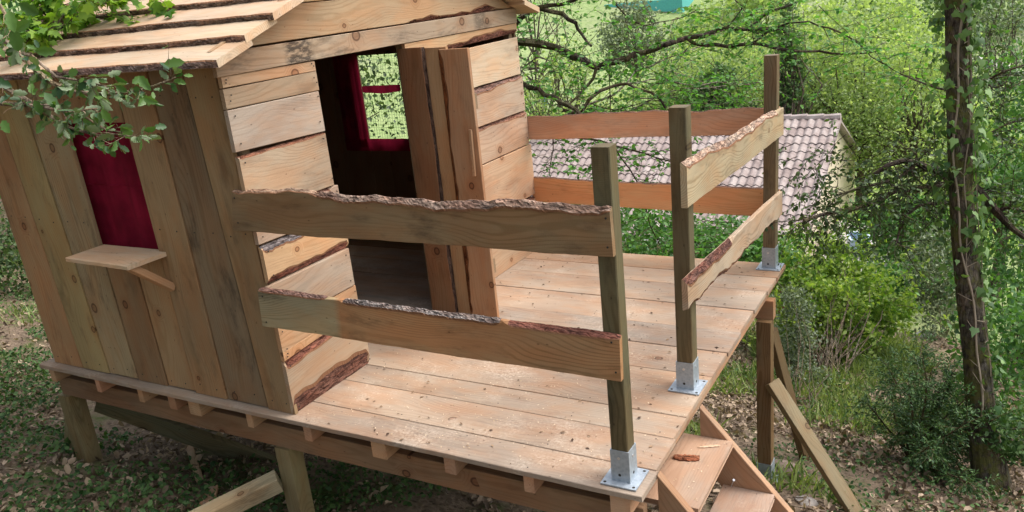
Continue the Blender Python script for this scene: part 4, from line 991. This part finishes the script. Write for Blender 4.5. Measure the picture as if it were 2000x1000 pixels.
cl = [(1050, 60, 6.8, .45), (1100, 130, 6.8, .35), (1230, 110, 6.6, .4), (1330, 60, 6.6, .45), (1500, 30, 6.3, .5), (1600, 70, 6.3, .45), (1700, 60, 6.2, .5), (1780, 110, 6.2, .35), (1650, 120, 6.4, .35), (1060, 230, 6.8, .25), (1180, 20, 6.8, .5), (1420, 20, 6.6, .5),
      (1100, 310, 6.6, .3), (1160, 330, 7.0, .3), (1230, 305, 7.0, .3), (1290, 330, 7.0, .25), (1420, 440, 6.9, .25), (1330, 460, 6.8, .2), (1250, 340, 6.9, .28), (1180, 300, 7.0, .25), (1290, 450, 6.8, .2), (1240, 460, 6.8, .2), (1400, 470, 6.7, .15), (1050, 150, 6.9, .3), (1300, 140, 6.7, .3)]
ex = []
for u, v, d, r in cl:
    c = at(u, v, d=d)
    for _ in range(6):
        q = Vector(rdir(1)[0]); q.z *= .5; ex.append((c + q * r * random.uniform(.1, 1), Vector((random.gauss(0, 1), random.gauss(0, 1), random.gauss(-.05, .25)))))
P2, U2 = spray(tw, [e for e, _ in ex], [d for _, d in ex], RNG.uniform(.25, .6, len(ex)), 12, .05, .003)
wpart('twigs', t2, tw.mesh('twigs'), [M_TRUNK], (.11, .10, .09))['kind'] = 'stuff'
P = np.concatenate([P1, P2]); U = np.concatenate([U1, U2]); U[:, 2] *= .4
leaves('crown', t2, P, rdir(len(P), 1.6), RNG.uniform(.027, .054, len(P)), 'leaf', L_SPRING, U, 1.15)

# 3 evergreen oak and 4 maple at the left, their trunks out of the frame
ob = Vector((-3.2, -1.75, float(gz(-3.2, -1.75))))
t3 = thing('tree', ob, 'evergreen oak reaching dark toothed leaves across the eave and side wall', 'tree')
top3 = at(-260, 60, d=3.6)
b = MB(); b.tube([ob - Vector((0, 0, .2)), ob.lerp(top3, .4) + Vector((.05, 0, 0)), top3, top3 + Vector((-.3, 0, 1.2)), top3 + Vector((-.2, -.2, 2.6))], [.13, .10, .08, .06, .03], 10, 0, .1)
wpart('trunk', t3, b.mesh('trunk'), [M_TRUNK], (.10, .09, .08))
OB = [([(-260, 60), (-120, 120), (0, 165), (60, 200), (100, 213), (130, 217), (190, 212)], 3.4, 2.9, .016), ([(-260, 60), (-100, 40), (20, 85), (60, 128), (100, 162), (150, 180), (210, 184), (260, 178), (300, 168), (345, 150)], 3.4, 3.0, .014),
      ([(-120, 120), (0, 202), (60, 206), (95, 225), (130, 248), (190, 264), (225, 262), (252, 266)], 3.3, 2.95, .012), ([(-100, 40), (0, 100), (60, 108), (110, 150), (170, 160), (215, 170)], 3.2, 3.0, .010),
      ([(-260, 60), (-100, -10), (0, 10), (30, 60), (40, 110)], 3.1, 2.5, .010), ([(60, 206), (110, 205), (160, 225), (210, 255), (240, 258)], 3.1, 2.95, .006)]
ol = []
for l, d0, d1, r in OB:
    P = px(l, d0, d1); b = MB(); b.tube(P, taper(r, .0025, len(P)), 6, 0, .1); wpart('branch', t3, b.mesh('branch'), [M_TRUNK], (.22, .18, .14)); ol.append(P[2:])
tw = MB(); s_ = along(ol, 95)
P1, U1 = spray(tw, [p for p, _ in s_], [d * 1.1 + Vector((random.gauss(0, .6), random.gauss(0, .6), random.gauss(.0, .5))) for _, d in s_], RNG.uniform(.04, .14, 95), 4, .04, .002)
big = [(275, 148, 2.9), (272, 190, 2.9), (150, 80 + 60, 2.95), (60, 195, 3.0), (80, 180, 3.0), (110, 100, 2.9), (320, 125, 3.0), (210, 240, 2.95), (235, 250, 2.95), (195, 220, 3.0), (30, 170, 2.95), (10, 235, 3.0), (25, 20, 2.3), (15, 55, 2.3), (30, 5, 2.2), (0, 120, 2.3), (5, 80, 2.4), (55, 40, 2.5)]
PB = np.array([tuple(at(u + random.uniform(-8, 8), v, d=d)) for u, v, d in big]); vw = CAM_C - PB; vw /= np.linalg.norm(vw, axis=1, keepdims=True)
wpart('twigs', t3, tw.mesh('twigs'), [M_TRUNK], (.22, .18, .14))['kind'] = 'stuff'
P = np.concatenate([P1, PB]); U = np.concatenate([U1, rdir(len(PB), -.6)]); N = np.concatenate([rdir(len(P1), .25), vw + rdir(len(PB)) * .35]); S = np.concatenate([RNG.uniform(.026, .060, len(P1)), RNG.uniform(.055, .075, len(PB))])
leaves('crown', t3, P, N, S, 'oak', L_OAK, U, .85)

mb_ = Vector((-5.4, -.9, float(gz(-5.4, -.9))))
t4 = thing('tree', mb_, 'young maple with bright yellow green leaves hanging over the cabin roof', 'tree')
top4 = at(-120, -120, d=5.0)
b = MB(); b.tube([mb_ - Vector((0, 0, .2)), mb_.lerp(top4, .5) + Vector((.1, .1, 0)), top4, top4 + Vector((.1, 0, .8))], [.07, .055, .04, .02], 8, 0, .1)
wpart('trunk', t4, b.mesh('trunk'), [M_TRUNK], (.11, .10, .08))
MBR = [([(-120, -120), (-20, -40), (60, -5), (130, 20), (180, 35), (240, 30)], 4.9, 4.35, .014), ([(60, -5), (90, 30), (70, 60), (50, 85)], 4.6, 4.3, .007), ([(-20, -40), (0, 20), (40, 55), (90, 70), (140, 45)], 4.7, 4.3, .008), ([(130, 20), (110, 50), (82, 60)], 4.4, 4.3, .005), ([(60, -5), (150, -10), (220, 0), (300, -5)], 4.5, 4.2, .008)]
ml = []
for l, d0, d1, r in MBR:
    P = px(l, d0, d1); b = MB(); b.tube(P, taper(r, .003, len(P)), 6); wpart('branch', t4, b.mesh('branch'), [M_TRUNK], (.07, .06, .05)); ml.append(P)
tw = MB(); s_ = along(ml, 120)
P1, U1 = spray(tw, [p for p, _ in s_], [d * .6 + Vector((random.gauss(0, .6), random.gauss(0, .6), random.gauss(.1, .35))) for _, d in s_], RNG.uniform(.06, .22, 120), 5, .1, .0025)
wpart('twigs', t4, tw.mesh('twigs'), [M_TRUNK], (.07, .06, .05))['kind'] = 'stuff'
leaves('crown', t4, P1, rdir(len(P1), 1.5), RNG.uniform(.045, .085, len(P1)), 'maple', L_MAPLE, U1)

# ------------------------------------------------------------------ shrubs
def gpt(u, v): return ground_at(u, v)
bb = ground_at(1610, 735); c = lambda u, v, d: tuple(at(u, v, d=d))
bush('bush', 'bright yellow green bush beyond the far deck corner', 'bush', bb, [(c(1600, 585, 10), (.75, .7, .50), 5472, .15), (c(1670, 585, 10.2), (.5, .5, .4), 3024, .15), (c(1540, 520, 10.4), (.5, .5, .45), 2592, .15), (c(1620, 650, 9.8), (.6, .5, .38), 3600, .13), (c(1715, 600, 10), (.4, .4, .35), 1872, .15), (c(1650, 520, 10.2), (.35, .35, .3), 1800, .16)], L_BUSH, .062, stems=9, barkc=(.17, .15, .12), twig_r=.009, shoots=110)
bush('bush', 'grey green shrub with small leaves just behind the right hand stilt', 'bush', ground_at(1555, 790), [(c(1545, 640, 9), (.28, .3, .55), 2600, .15), (c(1570, 745, 8.6), (.3, .3, .22), 1500, .15)], L_GREY, .042, stems=8, twig_r=.005)
bush('bush', 'silvery grey green holm shrub left of the ivy trunk', 'bush', ground_at(1845, 650), [(c(1835, 520, 11), (.42, .4, .65), 3000, .2), (c(1850, 600, 11), (.4, .4, .5), 1600, .2)], L_GREY, .055, stems=10)
bush('bush', 'glossy mid green bush above the silvery shrub near the terrace', 'bush', ground_at(1790, 560), [(c(1775, 470, 14), (.75, .7, .75), 4200, .2), (c(1720, 440, 15), (.6, .6, .5), 2000, .2), (c(1745, 560, 13), (.5, .5, .5), 2400, .16)], L_MID, .085, stems=8)
bush('bush', 'leafy green thicket right of the ivy trunk', 'bush', ground_at(1990, 700), [(c(1975, 480, 8.5), (.6, .6, 1.2), 4200, .2), (c(1985, 250, 9), (.6, .6, 1.0), 3200, .2), (c(1990, 700, 7), (.45, .5, .7), 2600, .2)], L_MID, .06, stems=14)
bush('bush', 'low leafy plant at the foot of the ivy trunk', 'bush', ground_at(1990, 900), [(c(1985, 850, 5.8), (.22, .25, .22), 700, .25)], L_COVER, .05, stems=6, shape='leaf')
bush('bush', 'dark shrub at the forest edge left of the cabin', 'bush', ground_at(10, 560), [(c(0, 520, 11), (.9, .8, .7), 3500, .22)], L_HOLM, .07, stems=8)
bush('bush', 'green bush between deck edge and the house gutter', 'bush', ground_at(1330, 560), [(c(1290, 475, 9.5), (.8, .5, .35), 2600, .22), (c(1430, 480, 9.5), (.7, .5, .3), 2000, .22), (c(1150, 440, 9), (.7, .5, .5), 2200, .22)], L_MID, .07, stems=10)
# juniper-like conifer
jb = ground_at(1775, 905)
t5 = thing('conifer', jb, 'low dark conifer with feathery sprays in front of the clearing', 'conifer')
tw = MB(); st_, di_, le_ = [], [], []
for i in range(24):
    a = random.uniform(0, 2 * PI); el = random.uniform(.12, 1.35); L = random.uniform(.4, .95) * (.9 if el < .6 else 1.1)
    d = Vector((math.cos(a) * math.cos(el), math.sin(a) * math.cos(el), math.sin(el))); pts = [jb + Vector((0, 0, .05))]
    for s in range(5): d = (d + Vector((random.gauss(0, .1), random.gauss(0, .1), random.gauss(-.03, .08)))).normalized(); pts.append(pts[-1] + d * L / 5)
    tw.tube(pts, taper(.012, .003, 6), 5)
    for q in range(30): 
        f = random.uniform(1, 4.99); k = int(f); st_.append(pts[k].lerp(pts[k + 1], f - k)); di_.append(d + Vector(rdir(1)[0]) * .9); le_.append(random.uniform(.08, .24))
wpart('branches', t5, tw.mesh('branches'), [M_TRUNK], (.09, .07, .05))
tw = MB(); P, U = spray(tw, st_, di_, le_, 30, .1, .0022, .7)
wpart('twigs', t5, tw.mesh('twigs'), [M_TRUNK], (.10, .09, .05))['kind'] = 'stuff'
leaves('foliage', t5, P, rdir(len(P), .6), RNG.uniform(.018, .038, len(P)), 'oval', L_CONIF, U, .55)

# ------------------------------------------------------------------ woodland down in the valley and behind
def bg_tree(u, v, d, rx, rz, mat, size, n, label, barkc=(.13, .12, .10), extra=()):
    p = at(u, v, d=d); g_ = float(gz(p.x, p.y)); base = Vector((p.x, p.y, g_))
    cr = [((p.x, p.y, p.z), (rx, rx, rz), n, .2)] + [((p.x + dx_ * rx, p.y + dy_ * rx, p.z + dz_ * rz), (rx * .6, rx * .6, rz * .6), n // 3, .22) for dx_, dy_, dz_ in extra]
    h = max(.6, p.z - g_)
    return tree('tree', label, 'tree', base, [base - Vector((0, 0, .3)), base + Vector((.1, 0, h * .45)), base + Vector((0, 0, h * .9))], [.16, .12, .06], cr, mat, size, 'woodland in the valley', barkc, limbs=16)
E3 = ((.7, 0, -.3), (-.7, .1, -.2), (.1, 0, .7))
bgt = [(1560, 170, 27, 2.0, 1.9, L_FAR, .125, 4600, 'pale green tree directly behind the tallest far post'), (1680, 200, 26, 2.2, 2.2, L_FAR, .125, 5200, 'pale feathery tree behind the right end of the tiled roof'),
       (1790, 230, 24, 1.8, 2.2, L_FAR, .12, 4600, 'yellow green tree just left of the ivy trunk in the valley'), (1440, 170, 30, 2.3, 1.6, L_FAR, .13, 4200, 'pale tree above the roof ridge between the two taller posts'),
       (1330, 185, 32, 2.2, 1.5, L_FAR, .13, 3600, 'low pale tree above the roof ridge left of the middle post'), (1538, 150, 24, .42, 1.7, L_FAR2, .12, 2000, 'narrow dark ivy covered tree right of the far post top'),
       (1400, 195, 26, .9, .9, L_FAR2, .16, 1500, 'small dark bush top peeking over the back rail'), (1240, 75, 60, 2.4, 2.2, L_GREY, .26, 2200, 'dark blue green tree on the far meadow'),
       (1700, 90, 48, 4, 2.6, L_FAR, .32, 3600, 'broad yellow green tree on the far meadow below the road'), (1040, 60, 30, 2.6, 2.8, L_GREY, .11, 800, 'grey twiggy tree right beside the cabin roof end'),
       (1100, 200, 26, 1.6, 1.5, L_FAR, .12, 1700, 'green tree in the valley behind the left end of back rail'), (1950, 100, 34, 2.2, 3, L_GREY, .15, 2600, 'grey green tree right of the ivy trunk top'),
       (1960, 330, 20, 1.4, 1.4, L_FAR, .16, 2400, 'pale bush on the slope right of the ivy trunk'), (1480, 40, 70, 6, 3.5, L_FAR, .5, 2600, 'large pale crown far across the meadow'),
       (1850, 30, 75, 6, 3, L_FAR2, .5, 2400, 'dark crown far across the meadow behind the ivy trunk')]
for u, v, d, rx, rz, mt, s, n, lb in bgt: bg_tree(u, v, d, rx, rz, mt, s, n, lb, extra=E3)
# bare grey trunks in the valley scrub
# left: forest the cabin stands in; behind: unseen trees added to shade it
fo = [(-12.5, 0.5, 3.0, 'tall dark tree left of the cabin by the forest path'), (-13, 7, 3.5, 'tall tree deeper in the wood left of the cabin'), (-8.5, -3.2, 2.8, 'unseen tree added uphill to shade the cabin side wall'), (-17, 11, 4.2, 'broad tree at the far end of the left clearing'), (-15.5, 13.5, 4.0, 'dense tree behind the back of the cabin'),
      (-4.6, -5.2, 2.4, 'unseen tree added behind the photographer to shade the side wall'), (-20, 4, 4.5, 'big tree at the left edge of the wood'), (-6.2, -5.4, 3.2, 'unseen tree added uphill on the left to shade the cabin'), (3.4, -5.6, 2.8, 'unseen tree added uphill right of the photographer for shade'), (-1.6, -9.5, 3.6, 'tall unseen tree added up the slope behind the photographer for shade')]
for i, (x, y, r, lb) in enumerate(fo):
    z = float(gz(x, y)); far = i in (3, 7)
    tree('tree', lb, 'tree', Vector((x, y, z)), [(x, y, z - .3), (x + .1, y, z + 2), (x, y + .1, z + 4.2)], [.17, .14, .08], [((x, y, z + 4.6), (r, r, 2.0), 2600, .25), ((x + .5, y - .4, z + 6.2), (r * .7, r * .7, 1.4), 1300, .25)] + ([((x, y, z + 1.8), (r * .9, r * .9, 1.3), 1800, .25)] if i in (0, 1, 3, 4, 6) else []),
         L_MID if i % 2 else L_HOLM, .17, 'forest around the cabin', limbs=14)

# far wooded hillside: one mass
n = 260; hx = RNG.uniform(-190, 110, n); hy = RNG.uniform(85, 230, n); keep = (hy > 118) | (RNG.uniform(0, 1, n) < .25); hx, hy = hx[keep], hy[keep]
Pw = []
for x, y in zip(hx, hy):
    z = float(gz(x, y)); r = random.uniform(2.5, 5); P, _ = blob_points(170, (x, y, z + r * .9), (r, r, r * 1.1), .5, 14, .3); Pw.append(P)
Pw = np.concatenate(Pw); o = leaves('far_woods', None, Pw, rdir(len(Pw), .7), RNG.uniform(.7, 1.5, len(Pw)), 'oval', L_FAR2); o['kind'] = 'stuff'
# valley scrub
n = 30000; x = RNG.uniform(-26, 9, n); y = RNG.uniform(24, 44, n); z = gz(x, y) + RNG.uniform(0, 1, n) ** 2 * (1.0 + .8 * np.sin(x * .9) * np.sin(y * .7))
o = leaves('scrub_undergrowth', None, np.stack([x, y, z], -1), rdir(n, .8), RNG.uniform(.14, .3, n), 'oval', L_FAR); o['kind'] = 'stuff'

# ------------------------------------------------------------------ ground cover
def gscatter(n, regs):
    out = []
    for (x0, x1, y0, y1, wgt) in regs:
        k = int(n * wgt); x = RNG.uniform(x0, x1, k); y = RNG.uniform(y0, y1, k); out.append(np.stack([x, y], -1))
    return np.concatenate(out)
def nfield(x, y, s, ph): return np.sin(x * s + ph) + np.sin(y * s * 1.3 + ph * 2) + np.sin((x + y) * s * .7 + ph * 3) + .7 * np.sin((x - y) * s * 2.1 + ph)
q = gscatter(84000, [(-6.5, 3.2, -1.2, 4.5, .45), (-2.5, 3.4, 2.0, 9, .35), (-14, -3.9, -1, 8, .2)])
q = q[(nfield(q[:, 0], q[:, 1], 2.6, 4.1) + nfield(q[:, 0], q[:, 1], 9, 1.3) * .7 + RNG.normal(size=len(q)) * .8) > -1.0]
z = gz(q[:, 0], q[:, 1]) + RNG.uniform(.002, .03, len(q)); P = np.column_stack([q, z])
o = leaves('leaf_litter', None, P, rdir(len(P), 1.4), .018 + .055 * RNG.uniform(0, 1, len(P)) ** 1.5, 'dead', L_DEAD); o['kind'] = 'stuff'
q = gscatter(60000, [(-8, -1.5, -1.2, 2.0, .45), (-14, -3.5, 0, 8, .3), (-1.5, 3.4, 1.6, 8, .22)]); f = nfield(q[:, 0], q[:, 1], 1.9, .7); q = q[f > np.where(q[:, 0] < -1.5, .1, .6)]
z = gz(q[:, 0], q[:, 1]) + RNG.uniform(.01, .10, len(q)); P = np.column_stack([q, z])
o = leaves('ground_ivy', None, P, rdir(len(P), 1.3), RNG.uniform(.018, .046, len(P)), 'leaf', L_COVER, None, 1.2); o['kind'] = 'stuff'
q = gscatter(80000, [(-2.4, 1.6, 2.2, 7.5, .3), (-1.2, 2.2, 6.2, 11, .35), (-2, 4, 5.5, 13, .15), (-14, -4.2, 2, 10, .25)]); f = nfield(q[:, 0], q[:, 1], 1.6, 2.2); q = q[f > .5]
z = gz(q[:, 0], q[:, 1]); P = np.column_stack([q, z]); U = rdir(len(P), 1.5)
o = leaves('grass', None, P, rdir(len(P)), RNG.uniform(.07, .20, len(P)), 'blade', L_GRASS, U, 1.6); o['kind'] = 'stuff'
b = MB()
for i in range(620):
    x, y = random.uniform(-7, 3.4), random.uniform(-1, 8); a = random.uniform(0, 6.28); L = random.uniform(.12, .5); p = Vector((x, y, float(gz(x, y)) + .015)); e = p + Vector((math.cos(a) * L, math.sin(a) * L, 0)); e.z = float(gz(e.x, e.y)) + .02
    b.tube([p, p.lerp(e, .5) + Vector((random.gauss(0, .02), random.gauss(0, .02), .02)), e], [.005, .004, .002], 4)
tag(place('fallen_twigs', b.mesh('fallen_twigs'), None, None, [M_TRUNK], (.20, .17, .14)), kind='stuff')

# ------------------------------------------------------------------ loose small things
def offcut(pa, pb, wd, label, col):
    a, c_ = ground_at(*pa), ground_at(*pb); a.z += .03; c_.z += .03; t = beam('wood_offcut', None, a, c_, (.1, -.3, 1), wd, .022, M_FRESH, col); return tag(t, label, 'offcut', 'wood offcuts on the ground')
offcut((372, 880), (392, 945), .045, 'narrow pale wood offcut lying upright in the litter by the dark underside', (.42, .30, .19))
offcut((414, 962), (404, 1004), .09, 'wider reddish wood offcut lying near the pale diagonal brace', (.45, .27, .17))
def rock(u, v, r, label, col=(.35, .33, .30)):
    p = ground_at(u, v); V, F = [], []; n_, m_ = 9, 6
    for j in range(m_ + 1):
        for i in range(n_):
            a, e = 2 * PI * i / n_, PI * (j / m_ - .5); k = r * (1 + random.uniform(-.16, .16)); V.append((math.cos(a) * math.cos(e) * k * 1.2, math.sin(a) * math.cos(e) * k, math.sin(e) * k * .6))
    for j in range(m_):
        for i in range(n_): F.append((j * n_ + i, j * n_ + (i + 1) % n_, (j + 1) * n_ + (i + 1) % n_, (j + 1) * n_ + i))
    return tag(place('stone', mesh('stone', V, F), Matrix.Translation(p + Vector((0, 0, r * .25))), None, [plain('stone_grey', col, .9, .1)]), label, 'stone', 'stones on the ground')
rock(474, 975, .05, 'pale stone half hidden behind the diagonal brace', (.40, .33, .24)); rock(1805, 657, .09, 'white stone in the sunny clearing', (.6, .58, .52)); rock(1530, 925, .10, 'dull brown stone behind the foot of right hand stilt', (.22, .17, .14)); rock(1575, 985, .06, 'grey stone under the front brace', (.42, .38, .34))
# bark flake and sliver on the first tread
def flake(name, c, size, ang, mat, col, label, cat, rows_=5):
    V, F = [], []; n_, m_ = 14, rows_; r = random.Random(4)
    for j in range(m_ + 1):
        for i in range(n_ + 1):
            s, t = i / n_ - .5, j / m_ - .5; wd = 1 - .5 * abs(s) ** 2 * 3 + r.uniform(-.12, .12)
            V.append((s * size[0], t * size[1] * wd, size[2] * (1 - (2 * t) ** 2) * .8 + r.uniform(0, .5) * size[2] + .001))
    k = n_ + 1
    for j in range(m_):
        for i in range(n_): F.append((j * k + i, j * k + i + 1, (j + 1) * k + i + 1, (j + 1) * k + i))
    B = len(V); V += [(v[0], v[1], 0.0005) for v in V]
    per = [i for i in range(k)] + [j * k + n_ for j in range(1, m_ + 1)] + [m_ * k + i for i in range(n_ - 1, -1, -1)] + [j * k for j in range(m_ - 1, 0, -1)]
    for a, c_ in zip(per, per[1:] + per[:1]): F.append((a, a + B, c_ + B, c_))
    return tag(place(name, mesh(name, V, F), Matrix.Translation(c) @ Matrix.Rotation(ang, 4, 'Z'), None, [mat], col), label, cat)
flake('bark_flake', at(1341, 895, z=-.153), (.115, .048, .012), .25, M_BARK, (.26, .11, .06), 'reddish brown bark flake lying on the top tread', 'bark flake')
flake('wood_sliver', at(1385, 872, z=-.153), (.10, .016, .005), .48, M_FRESH, (.62, .44, .30), 'pale wood sliver lying at the far side of the top tread', 'wood sliver', 2)
sp_ = at(1428, 951, z=-.396); b = MB(); b.tube([sp_ + Vector((0, 0, .002)), sp_ + Vector((.012, .004, .038))], .0022, 6); b.disc(sp_ + Vector((.012, .004, .038)), (.4, -.6, .7), .006, .002, 10)
tag(place('screw', b.mesh('screw'), None, None, [M_SCREW]), 'small bright screw standing loose on the second tread', 'screw')
# chips and crumbs of bark on deck and treads
n = 620; x = RNG.uniform(-1.84, -.03, n); y = RNG.uniform(.02, 2.7, n); P = np.column_stack([x, y, np.full(n, .0045)])
d_ = RNG.uniform(0, 1, n) ** 3
leaves('bark_crumbs', None, P, rdir(n, 6), .006 + .025 * d_, 'oval', leaf_mat('bark_crumb', (.05, .025, .015), (.30, .2, .12), 0.0, .9), None, .8, kind='stuff')
n = 900; x = RNG.uniform(-1.84, .14, n); y = RNG.uniform(.02, 1.3, n); zz = np.where(x > -.02, -.150, .0045); k_ = (x < -.03) | ((y > .25) & (y < .74) & (x > 0)); P = np.column_stack([x, y, zz])[k_]
leaves('sawdust_chips', None, P, rdir(len(P), 5), RNG.uniform(.004, .012, len(P)), 'oval', leaf_mat('sawdust', (.45, .33, .2), (.75, .62, .45), 0.0, .9), None, .8, kind='stuff')
